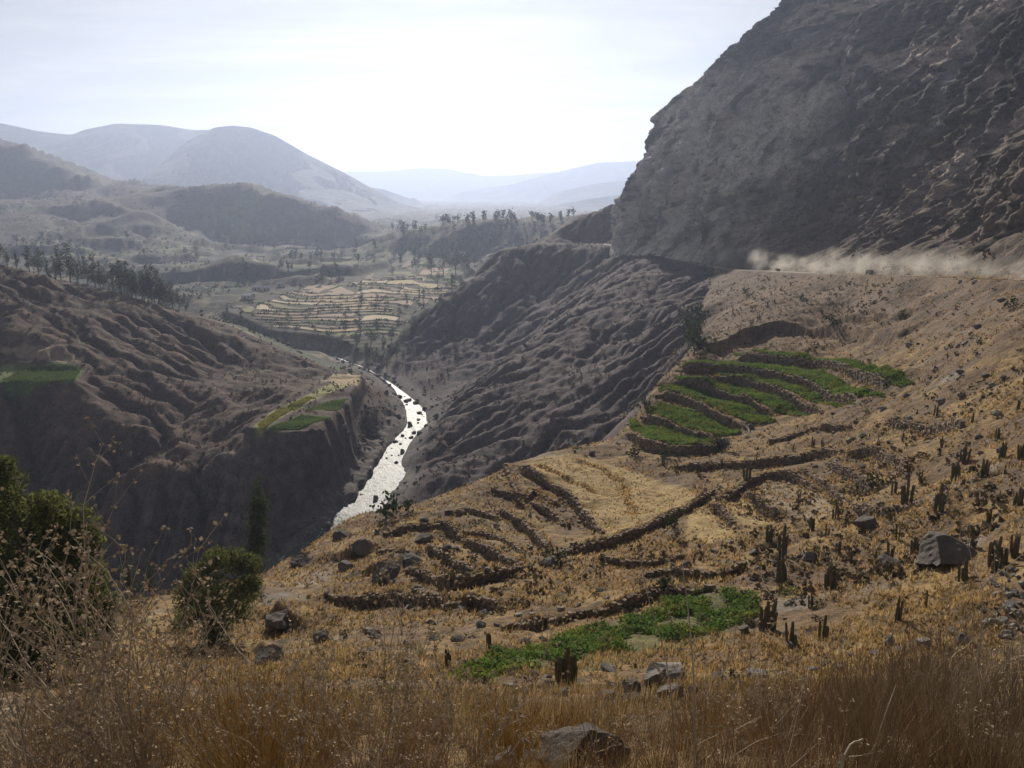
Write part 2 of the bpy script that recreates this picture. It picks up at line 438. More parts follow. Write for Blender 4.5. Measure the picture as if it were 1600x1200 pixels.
# rock ledges in the cut bank below the bench
led = np.sin(GZ * 1.05 + 2.2 * fbm(GX / 40, GY / 40, 2, 8)) * 0.9 + ridged(GX / 12, GY / 60, 3, 9) * 1.6
GZ = GZ + flow * 0.6 * led * sstep(1, 9, GZ - ZV)
fw = fwall * sstep(2, 14, GZ - ZV)
GZ = GZ + fw * sstep(0, 18, rim_d) * 0.5 * rough
shelf = in_poly(PX, PY, [(380, 692), (415, 685), (450, 677), (490, 664), (530, 657), (549, 660), (572, 610), (540, 588), (470, 610), (410, 655)]) & is_left & (GY > 280)
ks = blur(shelf.astype(np.float32), 1); GZ = GZ * (1 - ks) + ks * (-84.6 - 0.03 * (GY - 285) + 0.12 * fbm(GX / 6, GY / 6, 2, 45) - 0.9 * sstep(0.0, 0.5, vnoise(GX / 30 + 5, GY / 12, 46)))
shelf2 = in_poly(PX, PY, [(-80, 604), (60, 603), (120, 599), (132, 574), (60, 571), (-80, 570)]) & is_left & (GY < 345)
ks = blur(shelf2.astype(np.float32), 1); GZ = GZ * (1 - ks) + ks * (-75.0 + 0.06 * (GY - 320))
# bench: tussocky ground
amp = sstep(8, 40, GY)
GZ = GZ + fbench * amp * (0.75 * fbm(GX / 26, GY / 26, 3, 41) + 0.28 * fbm(GX / 5, GY / 5, 3, 43, 0.6) + 0.10 * fbm(GX / 1.5, GY / 1.5, 2, 47))
GZ = GZ + (1 - amp) * 0.10 * fbm(GX / 0.9, GY / 0.9, 3, 44) * sstep(1.5, 5, GY)
# hills and valley
fh = fval * sstep(-88, -40, GZ) * sstep(900, 1500, GY)
wh = fbm(GX / 260, GY / 260, 3, 55)
GZ = GZ + fh * (15 * (ridged(GX / 210 + 0.5 * wh, GY / 420 + 0.3 * wh, 4, 57) - 0.4))
GZ = GZ + fval * (1 - fh) * sstep(600, 900, GY) * (6.5 * fbm(GX / 110, GY / 100, 4, 59, 0.55) + 9.0 * sstep(0.05, 0.3, vnoise(GX / 120, GY / 70, 61)))
GZ = GZ + fval * sstep(-110, -100, GZ) * (1 - sstep(700, 900, GY)) * 0.7 * fbm(GX / 16, GY / 16, 4, 62)
fieldzone = in_poly(PX, PY, [(345, 492), (400, 518), (430, 530), (480, 546), (560, 550), (610, 540), (640, 492), (700, 462), (750, 432), (705, 414), (640, 412), (560, 430), (480, 444), (400, 460)]) & is_val & (GY < 1250) & (GY > 480)
ffield = blur(fieldzone.astype(np.float32), 4)
# hill terraces: soft steps on the valley sides
stepz = 5.0
tq = GZ / stepz; fr = tq - np.floor(tq)
terr = (np.floor(tq) + sstep(0.55, 1.0, fr)) * stepz
fterr = fval * (1 - ffield) * sstep(700, 900, GY) * (1 - sstep(1900, 2300, GY)) * sstep(-0.15, 0.3, vnoise(GX / 240, GY / 300, 65))
GZ = GZ * (1 - 0.85 * fterr) + terr * 0.85 * fterr
# field terraces: level plots that climb away from the river in low steps
TS = 0.85
def plane_at(x, y):
    return np.interp(y, [480, 545, 590, 630, 680, 740, 825, 950, 1000, 1300], [-109, -105, -101.6, -98, -94.9, -91.4, -88.6, -86.6, -85.5, -80]) + 1.7 * fbm(x / 75, y / 75, 2, 66) + 0.012 * (x + 100)
plane = plane_at(GX, GY)
tq = plane / TS; fr = tq - np.floor(tq)
terr = (np.floor(tq) + sstep(0.80, 1.0, fr)) * TS
GZ = GZ * (1 - ffield) + ffield * terr
field_row = np.floor(tq)

# ------------------------------------------------------------------ terrace walls (drawn on the ground as they run in the photograph)
WALLS = [  # outline on the ground, height, half width of the levelled strip, label
 ([(1150, 562), (1215, 564), (1275, 571), (1335, 587), (1385, 607)], 2.0, 7, 'stone retaining wall under the topmost green crop strip'),
 ([(1058, 580), (1130, 577), (1200, 586), (1270, 605), (1335, 626)], 2.0, 7, 'stone retaining wall under the second green crop strip from the top'),
 ([(1105, 590), (1165, 597), (1225, 616), (1285, 640)], 1.9, 6, 'stone retaining wall under the third green crop strip from the top'),
 ([(1045, 600), (1105, 606), (1155, 624), (1210, 650)], 1.8, 6, 'stone retaining wall under the fourth green crop strip from the top'),
 ([(1025, 620), (1065, 624), (1115, 647), (1165, 670)], 1.7, 6, 'stone retaining wall under the fifth green crop strip from the top'),
 ([(1002, 652), (1040, 660), (1078, 677), (1115, 688)], 1.5, 5, 'stone retaining wall between the two lowest green crop strips'),
 ([(980, 680), (1008, 694), (1050, 703), (1098, 704), (1130, 696)], 1.8, 6, 'long dark wall along the foot of the green terraces'),
 ([(813, 733), (850, 752), (887, 774), (914, 808), (944, 838)], 1.5, 6, 'dark wall along the lower left edge of the golden stubble field'),
 ([(692, 812), (705, 829), (737, 849), (770, 866), (815, 884)], 1.3, 5, 'curved wall below the small dark stubble plot near the canyon rim'),
 ([(698, 801), (737, 799), (780, 807)], 0.9, 3, 'short wall along the top of the small dark stubble plot'),
 ([(783, 797), (815, 820), (841, 842), (856, 866)], 1.4, 5, 'curved wall running down to the dark gap left of the golden field'),
 ([(770, 765), (815, 777), (858, 797), (880, 815)], 1.1, 5, 'wall above the brown plot left of the golden field'),
 ([(669, 852), (705, 878), (750, 898)], 1.2, 4, 'wall beneath the narrow brown strip on the lower terraces'),
 ([(633, 884), (672, 905), (702, 918), (740, 905), (815, 890)], 1.4, 4, 'angled wall closing the lowest curved terraces'),
 ([(700, 953), (742, 943), (788, 953)], 1.2, 4, 'short bowed wall above the bright green scrub, left end'),
 ([(510, 930), (560, 940), (616, 933), (675, 937), (697, 953)], 1.6, 5, 'dark wall running left of the bowed wall above the dry bushes'),
 ([(784, 985), (826, 975), (875, 967), (938, 956), (980, 942), (1025, 929), (1120, 921)], 1.1, 4, 'long low stone wall along the upper edge of the green scrub'),
 ([(875, 868), (941, 851), (970, 841), (1019, 821), (1071, 796), (1115, 773)], 1.2, 4, 'long diagonal wall below the golden stubble field'),
 ([(1120, 782), (1180, 750), (1237, 744), (1277, 760)], 1.2, 4, 'arched wall above the bare plot right of the golden field'),
 ([(1110, 787), (1128, 800), (1150, 826)], 1.2, 4, 'short wall between two straw plots right of the golden field'),
 ([(1165, 769), (1192, 795), (1222, 812)], 1.6, 4, 'dark wall falling right of the second straw plot'),
 ([(1050, 731), (1150, 726), (1272, 713), (1318, 707)], 1.3, 5, 'long wall crossing the slope between golden field and green terraces'),
 ([(1294, 726), (1338, 751), (1369, 770)], 1.6, 5, 'dark wall above the cactus slope, under the long crossing wall'),
 ([(1322, 708), (1369, 708), (1402, 729), (1418, 748)], 1.5, 5, 'bent wall at the right end of the long crossing wall'),
 ([(1250, 738), (1290, 755), (1325, 783)], 1.1, 4, 'broken wall between the arched wall and the cactus slope'),
 ([(835, 730), (887, 751), (931, 773)], 0.5, 3, 'low grassy bund inside the golden stubble field'),
 ([(600, 836), (640, 823), (688, 820)], 0.9, 4, 'short wall nearest the gorge rim above the curved terraces'),
 ([(722, 836), (765, 839), (800, 851), (832, 870)], 0.8, 3, 'thin wall crossing the small dark stubble plot'),
 ([(590, 872), (635, 868), (668, 884)], 1.0, 4, 'short wall left of the lowest curved terraces'),
 ([(760, 745), (800, 752), (835, 768), (870, 790)], 0.8, 4, 'uppermost curved wall near the gorge rim, left of the golden field'),
 ([(940, 872), (1000, 882), (1070, 870)], 0.9, 4, 'low wall on the open straw below the long diagonal wall'),
 ([(1335, 792), (1385, 802), (1435, 792)], 1.0, 4, 'short bowed wall among the cacti below the bent wall'),
 ([(1200, 692), (1262, 674), (1332, 668)], 0.9, 4, 'low wall just below the right half of the green terraces'),
 ([(1385, 662), (1442, 673), (1505, 668)], 1.0, 4, 'low wall on the stony slope right of the green terraces'),
 ([(1010, 900), (1060, 893), (1120, 897), (1165, 885)], 0.8, 3, 'faint low wall above the right half of the green scrub'),
 ([(900, 717), (949, 738), (975, 760), (980, 782), (992, 804)], 0.6, 3, 'low grassy bund along the right side of the golden stubble field'),
]
BANKS = [  # earth banks: same step in the ground, no stones
 ([(1100, 548), (1160, 527), (1215, 511), (1290, 515), (1350, 523), (1405, 531)], 4.6, 14),
 ([(1240, 500), (1330, 506), (1385, 500), (1440, 490)], 2.2, 9),
 ([(560, 905), (620, 880), (640, 860)], 3.0, 7), ([(420, 950), (450, 972), (480, 985)], 2.5, 5), ([(395, 1005), (440, 1025)], 2.0, 4), ([(520, 880), (560, 858), (600, 852)], 2.4, 6),
 ([(1180, 850), (1260, 842)], 1.0, 4),
]
WALL_LINES = []
def smooth_line(pts, k=5):
    pts = np.array(pts); n_ = len(pts); out = []
    ext = np.vstack([2 * pts[0] - pts[1], pts, 2 * pts[-1] - pts[-2]])
    for i in range(1, n_):
        p0, p1, p2, p3 = ext[i - 1], ext[i], ext[i + 1], ext[i + 2]
        for t in np.linspace(0, 1, k, endpoint=False):
            out.append(0.5 * (2 * p1 + (p2 - p0) * t + (2 * p0 - 5 * p1 + 4 * p2 - p3) * t * t + (3 * p1 - p0 - 3 * p2 + p3) * t ** 3))
    out.append(pts[-1])
    return np.array(out)
lines = [smooth_line([(p[0], p[1]) for p in gline(w[0], ymin=28)]) for w in WALLS + BANKS]
GZ0 = GZ.copy()
for (w, ln) in zip(WALLS + BANKS, lines):
    h, hw = (w[1] * 1.45, w[2] * 1.15) if len(w) > 3 else (w[1], w[2])
    x0, x1 = ln[:, 0].min() - hw - 2, ln[:, 0].max() + hw + 2; y0, y1 = ln[:, 1].min() - hw - 2, ln[:, 1].max() + hw + 2
    r0, r1 = np.searchsorted(bvec, math.log(y0)), np.searchsorted(bvec, math.log(y1))
    sl = (slice(r0, r1), slice(None))
    d, sd, arc = seg_dist(GX[sl], GY[sl], [tuple(p) for p in ln])
    L = np.hypot(*np.diff(ln, axis=0).T).sum()
    tap = sstep(0, min(3.5, L / 4), arc) * sstep(0, min(3.5, L / 4), L - arc)
    prof = np.clip(1 - d / hw, 0, 1)
    edge = np.clip(d / 0.35, 0, 1)
    h = h * (0.8 + 0.45 * vnoise(arc / 6.0, arc * 0 + h * 7.7, 91))
    GZ[sl] += tap * edge * sd * 0.5 * h * prof * bench[sl]
# level the road ledge
rd, _, rarc = seg_dist(GX, GY, [(p[0], p[1]) for p in ROAD])
rl = np.concatenate([[0], np.cumsum([math.dist(ROAD[i][:2], ROAD[i + 1][:2]) for i in range(len(ROAD) - 1)])])
rz = np.interp(rarc, rl, [p[2] for p in ROAD])
k_ = 1 - sstep(4.0, 8.0, rd)
GZ = GZ * (1 - k_) + (rz - 0.12) * k_
# river bed
vw = np.interp(varc, vl, RIVW) * 0.5 * (1 + 0.22 * vnoise(varc / 9, varc * 0 + np.sign(rside), 81) + 0.15 * vnoise(varc / 3.5, np.sign(rside) * 4, 82))
bank = ZV + 0.25 * (vd - vw) + 0.25 + 0.5 * fbm(GX / 4, GY / 4, 3, 83)
kb = 1 - sstep(vw + 4, vw + 13, vd)
GZ = np.where(vd < vw, np.minimum(GZ, ZV - 1.0 - 0.15 * (vw - vd)), GZ * (1 - kb) + np.maximum(np.minimum(GZ, bank + 2.0), ZV - 0.6 + 0.3 * (vd - vw)) * kb)

# ------------------------------------------------------------------ land cover colours (albedo) per vertex
def lerp(c0, c1, t):
    return c0 * (1 - t[..., None]) + np.array(c1, np.float32) * t[..., None]
gy_, gx_ = np.gradient(GZ)
dys = np.gradient(GY, axis=0); dxs = np.gradient(GX, axis=1)
slope = np.hypot(gy_ / np.maximum(dys, 1e-3), gx_ / np.maximum(dxs, 1e-3))
nA = fbm(GX / 30, GY / 30, 4, 101); nB = fbm(GX / 7, GY / 7, 4, 103, 0.6); nC = fbm(GX / 2.2, GY / 2.2, 3, 105, 0.6)
COL = np.zeros(GX.shape + (3,), np.float32)
COL[:] = (0.165, 0.108, 0.060)
# near bank: straw, bare earth, dark scrub
COL = lerp(COL, (0.28, 0.185, 0.085), sstep(-0.25, 0.55, nB + 0.5 * nA))
COL = lerp(COL, (0.150, 0.105, 0.072), sstep(0.10, 0.55, -nA - 0.4 * nB) * 0.8)
COL = lerp(COL, (0.075, 0.062, 0.038), sstep(0.28, 0.6, nC * 0.7 + 0.45 * nB) * 0.75)
COL = lerp(COL, (0.25, 0.225, 0.20), sstep(0.55, 0.9, fbm(GX / 11, GY / 11, 4, 107)) * 0.6)
upper = fbench * np.clip(sstep(215, 300, GY) + (1 - sstep(470, 570, PY)), 0, 1)
COL = lerp(COL, (0.185, 0.130, 0.092), upper * 0.8)
COL = lerp(COL, (0.09, 0.072, 0.055), upper * sstep(0.15, 0.5, nB) * 0.7)
# canyon side of the near bank
cw = np.zeros_like(COL); cw[:] = (0.120, 0.088, 0.082)
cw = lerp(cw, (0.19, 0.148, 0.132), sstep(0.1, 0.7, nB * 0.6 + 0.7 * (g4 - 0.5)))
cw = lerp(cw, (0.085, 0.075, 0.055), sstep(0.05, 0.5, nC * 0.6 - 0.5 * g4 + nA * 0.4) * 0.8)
cw = cw * 0.80
f_ = sstep(0.15, 0.75, fwall); COL = COL * (1 - f_[..., None]) + cw * f_[..., None]
# left bank
lb = np.zeros_like(COL); lb[:] = (0.118, 0.076, 0.057)
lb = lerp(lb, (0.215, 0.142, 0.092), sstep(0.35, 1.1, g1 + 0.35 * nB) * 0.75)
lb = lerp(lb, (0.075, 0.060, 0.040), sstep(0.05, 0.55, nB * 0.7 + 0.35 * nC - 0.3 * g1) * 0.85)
lb = lerp(lb, (0.115, 0.088, 0.075), flow * 0.75)
lb = lerp(lb, (0.21, 0.165, 0.14), flow * sstep(0.5, 0.95, led * 0.35 + 0.2 * nB) * 0.5)
lb = lb * 0.80
f_ = sstep(0.2, 0.8, fleft); COL = COL * (1 - f_[..., None]) + lb * f_[..., None]
# valley
va = np.zeros_like(COL); va[:] = (0.075, 0.068, 0.045)
v1 = fbm(GX / 95, GY / 130, 4, 111); v2 = fbm(GX / 24, GY / 40, 4, 113, 0.6)
va = lerp(va, (0.062, 0.075, 0.033), sstep(0.0, 0.5, v1))
va = lerp(va, (0.25, 0.20, 0.12), sstep(0.3, 0.6, v2) * 0.7)
va = lerp(va, (0.055, 0.058, 0.038), sstep(0.15, 0.45, -v2 + 0.3 * v1) * 0.85)
va = lerp(va, (0.115, 0.092, 0.075), fh * 0.85)
va = lerp(va, (0.07, 0.062, 0.048), fh * sstep(0.1, 0.5, v2) * 0.6)
va = lerp(va, (0.15, 0.165, 0.065), fterr * sstep(0.2, 0.6, v1 + 0.4 * v2) * 0.7)
va = lerp(va, (0.085, 0.075, 0.05), ffield * 0.9)
f_ = sstep(0.3, 0.7, fval); COL = COL * (1 - f_[..., None]) + va * f_[..., None]
def paint(polys, c, feather=1, amt=0.9, cond=None):
    m = np.zeros(GX.shape, bool)
    for p in polys:
        gp = [(q[0], q[1]) for q in gline(p, ymin=28)]
        m |= in_poly(GX, GY, gp)
    if cond is not None: m &= cond
    f = blur(m.astype(np.float32), feather) * amt
    global COL
    COL = lerp(COL, c, f)
    return f
paint([[(815, 727), (850, 712), (900, 712), (960, 725), (1010, 745), (1080, 765), (1090, 785), (1020, 815), (960, 838), (945, 836), (915, 805), (885, 772), (850, 750)]], (0.40, 0.285, 0.125), 4, 0.7)
paint([[(1075, 802), (1110, 792), (1135, 812), (1150, 840), (1110, 850), (1070, 840)], [(1120, 785), (1160, 775), (1190, 800), (1215, 815), (1180, 830), (1150, 815)]], (0.46, 0.33, 0.145), 3, 0.65)
paint([[(1170, 772), (1240, 752), (1290, 775), (1310, 800), (1250, 812), (1200, 795)]], (0.30, 0.23, 0.155), 2, 0.7)
paint([[(700, 818), (740, 806), (785, 812), (820, 840), (845, 878), (815, 880), (760, 858)]], (0.19, 0.145, 0.085), 2, 0.7)
COL = lerp(COL, (0.34, 0.29, 0.24), (1 - sstep(3.2, 5.2, rd)) * 0.8)                      # road verge
rb = kb * (vd > vw) ; COL = lerp(COL, (0.13, 0.115, 0.105), rb * 0.75)
COL = lerp(COL, (0.24, 0.215, 0.19), rb * sstep(0.2, 0.6, nC) * 0.6)
paint([[(0, 600), (60, 602), (120, 598), (131, 575), (60, 572), (0, 572)]], (0.10, 0.165, 0.04), 1, 0.95, is_left)
paint([[(0, 572), (50, 572), (28, 590), (0, 592)]], (0.20, 0.21, 0.085), 1, 0.7, is_left)
paint([[(90, 566), (130, 566), (100, 545), (60, 540), (0, 545), (0, 550)], [(380, 692), (300, 742), (310, 746), (395, 700)]], (0.34, 0.26, 0.18), 1, 0.7, is_left)
paint([[(415, 672), (470, 672), (520, 655), (470, 648)], [(475, 640), (500, 632), (545, 622), (525, 642)]], (0.12, 0.19, 0.045), 1, 0.95, is_left)
paint([[(395, 668), (430, 640), (480, 618), (520, 598), (560, 600), (500, 622), (440, 652), (410, 682)]], (0.30, 0.29, 0.11), 1, 0.9, is_left)
paint([[(500, 594), (540, 585), (575, 590), (560, 606), (520, 600)]], (0.46, 0.35, 0.21), 1, 0.9, is_left)
for k_i, (pp, cc_) in enumerate([([(478, 514), (545, 507), (560, 515), (500, 521)], (0.33, 0.26, 0.16)), ([(500, 524), (570, 518), (580, 528), (520, 533)], (0.16, 0.16, 0.07)), ([(540, 538), (590, 532), (600, 545), (560, 550)], (0.30, 0.24, 0.13)),
    ([(600, 500), (650, 492), (655, 503), (610, 512)], (0.13, 0.15, 0.06)), ([(610, 520), (650, 512), (655, 522), (620, 530)], (0.30, 0.23, 0.14)), ([(445, 505), (475, 496), (480, 502), (450, 512)], (0.26, 0.22, 0.12)), ([(560, 505), (592, 500), (598, 510), (570, 514)], (0.32, 0.26, 0.15))]):
    paint([pp], cc_, 1, 0.0, is_val & (GY > 480))
paint([[(700, 1062), (760, 1035), (850, 1003), (930, 978), (1020, 950), (1090, 928), (1180, 932), (1185, 965), (1110, 992), (1020, 1022), (900, 1050), (760, 1070)]], (0.11, 0.115, 0.045), 2, 0.8)

# ------------------------------------------------------------------ mesh helpers and materials
def nmat(name):
    m = bpy.data.materials.new(name); m.use_nodes = True
    nt = m.node_tree; nt.nodes.clear()
    out = nt.nodes.new('ShaderNodeOutputMaterial'); bs = nt.nodes.new('ShaderNodeBsdfPrincipled')
    nt.links.new(bs.outputs[0], out.inputs['Surface'])
    bs.inputs['Roughness'].default_value = 0.95
    bs.inputs['Specular IOR Level'].default_value = 0.15
    return m, nt, bs, out

def noise_node(nt, scale, detail=5, rough=0.6, vec=None, coord='Object'):
    if vec is None:
        tc = nt.nodes.new('ShaderNodeTexCoord'); vec = tc.outputs[coord]
    nn = nt.nodes.new('ShaderNodeTexNoise'); nn.inputs['Scale'].default_value = scale
    nn.inputs['Detail'].default_value = detail; nn.inputs['Roughness'].default_value = rough
    nt.links.new(vec, nn.inputs['Vector'])
    return nn.outputs['Fac']

def mrange(nt, v, a, b, c, d):
    m = nt.nodes.new('ShaderNodeMapRange'); m.clamp = True
    for k, x in zip(('From Min', 'From Max', 'To Min', 'To Max'), (a, b, c, d)): m.inputs[k].default_value = x
    nt.links.new(v, m.inputs['Value']); return m.outputs[0]

def mulcol(nt, c, f):
    m = nt.nodes.new('ShaderNodeVectorMath'); m.operation = 'SCALE'
    nt.links.new(c, m.inputs[0]); nt.links.new(f, m.inputs['Scale']); return m.outputs[0]

def math_node(nt, op, a, b):
    m = nt.nodes.new('ShaderNodeMath'); m.operation = op
    for i, v in enumerate((a, b)):
        if isinstance(v, (int, float)): m.inputs[i].default_value = v
        else: nt.links.new(v, m.inputs[i])
    return m.outputs[0]

def land_material(name, s_fine, s_mid, s_big, bump_d, bump_s, dark=0.55):
    m, nt, bs, out = nmat(name)
    at = nt.nodes.new('ShaderNodeAttribute'); at.attribute_name = 'col'
    f1 = noise_node(nt, s_fine, 6, 0.7); f2 = noise_node(nt, s_mid, 5, 0.62); f3 = noise_node(nt, s_big, 4, 0.55)
    k = math_node(nt, 'MULTIPLY', mrange(nt, f1, 0.3, 0.7, dark, 1.45), mrange(nt, f2, 0.3, 0.7, 0.7, 1.3))
    k = math_node(nt, 'MULTIPLY', k, mrange(nt, f3, 0.3, 0.7, 0.85, 1.15))
    nt.links.new(mulcol(nt, at.outputs['Color'], k), bs.inputs['Base Color'])
    b = nt.nodes.new('ShaderNodeBump'); b.inputs['Distance'].default_value = bump_d; b.inputs['Strength'].default_value = bump_s
    h = math_node(nt, 'ADD', f1, math_node(nt, 'MULTIPLY', f2, 2.5))
    nt.links.new(h, b.inputs['Height']); nt.links.new(b.outputs[0], bs.inputs['Normal'])
    return m

def mesh_from(name, co, faces, mat=None, parent=None, smooth=False, link=True):
    """faces: (n,k) int array, one k for the whole mesh"""
    co = np.asarray(co, np.float32); faces = np.asarray(faces, np.int32)
    me = bpy.data.meshes.new(name)
    me.vertices.add(len(co)); me.vertices.foreach_set('co', co.ravel())
    me.loops.add(faces.size); me.loops.foreach_set('vertex_index', faces.ravel())
    me.polygons.add(len(faces)); me.polygons.foreach_set('loop_start', np.arange(0, faces.size, faces.shape[1], dtype=np.int32))
    me.polygons.foreach_set('use_smooth', np.full(len(faces), smooth))
    me.update(calc_edges=True)
    if mat: me.materials.append(mat)
    if not link: return me
    o = bpy.data.objects.new(name, me); col.objects.link(o)
    if parent: o.parent = parent
    return o

def set_col(me, c):
    at = me.attributes.new('col', 'FLOAT_COLOR', 'POINT')
    c4 = np.ones((len(c), 4), np.float32); c4[:, :3] = c
    at.data.foreach_set('color', c4.ravel())

def tag(o, label=None, cat=None, group=None, kind=None):
    if label: o['label'] = label
    if cat: o['category'] = cat
    if group: o['group'] = group
    if kind: o['kind'] = kind
    return o

def grid_faces(nb, na):
    idx = np.arange(nb * na).reshape(nb, na)
    return np.stack([idx[:-1, :-1], idx[:-1, 1:], idx[1:, 1:], idx[1:, :-1]], -1).reshape(-1, 4)

M = {}
M['near'] = land_material('dry_hillside', 3.0, 0.55, 0.06, 0.22, 0.9)
M['spur'] = land_material('eroded_earth', 1.2, 0.25, 0.04, 0.5, 0.9)
M['valley'] = land_material('valley_ground', 0.5, 0.12, 0.02, 0.8, 0.7, 0.7)

# ------------------------------------------------------------------ the ground
q = grid_faces(NB, NA)
cls = np.where(is_val, 2, np.where(is_left, 1, 0)).ravel()
fc = np.max(cls[q], axis=1)
co = np.stack([GX, GY, GZ], -1).reshape(-1, 3); cc = COL.reshape(-1, 3)
GROUND = {}
for k, (nm, mt) in enumerate((('hillside', 'near'), ('eroded_spur', 'spur'), ('valley_floor', 'valley'))):
    f = q[fc == k]; used = np.unique(f); remap = np.zeros(len(co), np.int64); remap[used] = np.arange(len(used))
    o = mesh_from(nm, co[used], remap[f], M[mt], smooth=True); set_col(o.data, np.clip(cc[used], 0.01, 0.9)); tag(o, kind='structure')
    GROUND[nm] = o
print('ground', time.time() - T0)

# ------------------------------------------------------------------ the rock mountain on the right
tb = np.array([(150, -60, -12), (132, 0, -12), (125, 60, -12), (124.5, 115, -13.5)] + [(p[0] + 6.5, p[1] + 0.5, p[2]) for p in ROAD[2:8]] + [(108, 545, -47), (92, 580, -46), (82, 602, -46), (84, 640, -46), (98, 700, -46), (130, 790, -40), (190, 930, -40)], float)
tl = smooth_line(tb, 8)
L = np.concatenate([[0], np.cumsum(np.hypot(*np.diff(tl[:, :2], axis=0).T))])
NT, NZ = 620, 430
ss = np.interp(np.linspace(0, 1, NT), [0, 0.06, 0.88, 1], [0, L[-1] * 0.14, L[-1] * 0.76, L[-1]])
bx_, by_, bz_ = [np.interp(ss, L, tl[:, k]) for k in range(3)]
def sm1(v, k=25):
    v = np.pad(v, k, mode='edge'); return np.convolve(v, np.ones(2 * k + 1) / (2 * k + 1), 'valid')
bx_, by_, bz_ = sm1(bx_, 8), sm1(by_, 8), sm1(bz_, 8)
tx, ty = np.gradient(bx_), np.gradient(by_); tn = np.hypot(tx, ty)
nx, ny = sm1(ty / tn, 30), sm1(-tx / tn, 30); nn_ = np.hypot(nx, ny); nx /= nn_; ny /= nn_       # into the mountain
zz = np.interp(np.linspace(0, 1, NZ), [0, 0.8, 1], [-1, 235, 360])                                 # height over the foot
TT, ZZ = np.meshgrid(ss, zz)
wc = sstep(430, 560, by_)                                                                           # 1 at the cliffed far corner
Sc = np.interp(ZZ, [-10, 0, 46, 66, 104, 132, 149, 166, 226, 346, 400], [-16, -9, 2, 12, 33, 60, 80, 99, 180, 360, 460])
Sr = np.interp(ZZ, [-10, 0, 14, 60, 140, 210, 330, 400], [-3, 0, 15, 44, 92, 138, 240, 320])
WC = np.broadcast_to(wc, TT.shape)
SB = Sc * WC + Sr * (1 - WC)
up = sstep(2, 16, ZZ)
wv = fbm(TT / 60, ZZ / 60, 3, 201)
dsp = 8.5 * fbm(TT / 75, ZZ / 75, 3, 203) * (1 - 0.4 * WC)
dsp += 5.0 * (ridged(TT / 46 + 0.6 * wv + ZZ / 160, ZZ / 120 + 0.3 * wv, 4, 205) - 0.5)
dsp += WC * 5.5 * (ridged(TT / 20 + 0.8 * wv, ZZ / 75, 4, 207, 0.55) - 0.4)
dsp += (2.1 - 1.1 * WC) * ridged(TT / 9 + ZZ / 22, ZZ / 11 - TT / 40, 4, 209, 0.6) + 0.7 * fbm(TT / 3, ZZ / 3, 3, 211, 0.6)
wk0, _, _ = worley(TT / 34 + 0.4 * wv, ZZ / 52 + TT / 90, 409); dsp += 4.5 * WC * wk0
wk, wr_, wcr = worley(TT / 13 + 0.5 * wv, ZZ / 42 + 0.3 * wv + TT / 60, 401); wk2, wr2, wcr2 = worley(TT / 4 + ZZ / 40, ZZ / 13, 403)
dsp += (1.5 + 2.0 * WC) * wk + 1.1 * wk2 + 1.0 * (1 - sstep(0, 0.10, wcr)) + 0.5 * (1 - sstep(0, 0.14, wcr2))
scar = sstep(0.16, 0.34, fbm(TT / 42 + 0.3 * wv, ZZ / 30, 3, 213) - 0.25 * sstep(150, 220, ZZ))    # fallen slabs
dsp += scar * 3.0
SBD = SB + up * dsp
MX = bx_ + nx * SBD; MY = by_ + ny * SBD; MZ = bz_ + ZZ + up * 0.6 * fbm(TT / 5, ZZ / 5, 3, 215)
mc = np.zeros(MX.shape + (3,), np.float32); mc[:] = (0.105, 0.090, 0.083)
m1 = fbm(TT / 26, ZZ / 34, 4, 221, 0.6); m2 = fbm(TT / 8 + ZZ / 14, ZZ / 6, 4, 223, 0.6)
mc = lerp(mc, (0.165, 0.14, 0.128), sstep(-0.1, 0.6, m1 + 0.4 * m2))
mc = lerp(mc, (0.055, 0.052, 0.042), sstep(0.05, 0.45, m2 - 0.4 * m1) * 0.85)
mc = lerp(mc, (0.46, 0.37, 0.32), scar * sstep(-0.3, 0.3, m2 + 0.4) * 0.9)
mc = lerp(mc, (0.55, 0.49, 0.44), sstep(0.05, 0.6, WC) * (1 - sstep(110, 155, ZZ + 20 * m1)) * sstep(-0.6, 0.15, m1 + 0.35 * m2) * 0.9)  # pale cliff rock, its albedo raised further to carry the haze glow here
strk = sstep(0.50, 0.75, fbm(TT / 7 + ZZ / 17, ZZ / 90, 3, 227)) * sstep(0.1, 0.4, fbm(TT / 70, ZZ / 70, 2, 229))
mc = lerp(mc, (0.42, 0.38, 0.36), strk * 0.75)
vs = fbm(TT / 4.5 + 0.5 * wv, ZZ / 70, 4, 231, 0.6)
mc = lerp(mc, (0.58, 0.52, 0.47), WC * (1 - sstep(95, 150, ZZ)) * sstep(0.15, 0.5, vs) * 0.7)
mc = lerp(mc, (0.16, 0.135, 0.12), WC * (1 - sstep(95, 150, ZZ)) * sstep(0.2, 0.5, -vs) * 0.7)
mc = lerp(mc, (0.05, 0.045, 0.04), (1 - sstep(0, 0.06, wcr)) * 0.5)
tal = (1 - sstep(18, 75, ZZ + 22 * m1)) * (1 - WC)
mc = lerp(mc, (0.16, 0.118, 0.088), tal * 0.8)
mc = lerp(mc, (0.07, 0.058, 0.04), tal * sstep(0.1, 0.4, m2) * 0.8)
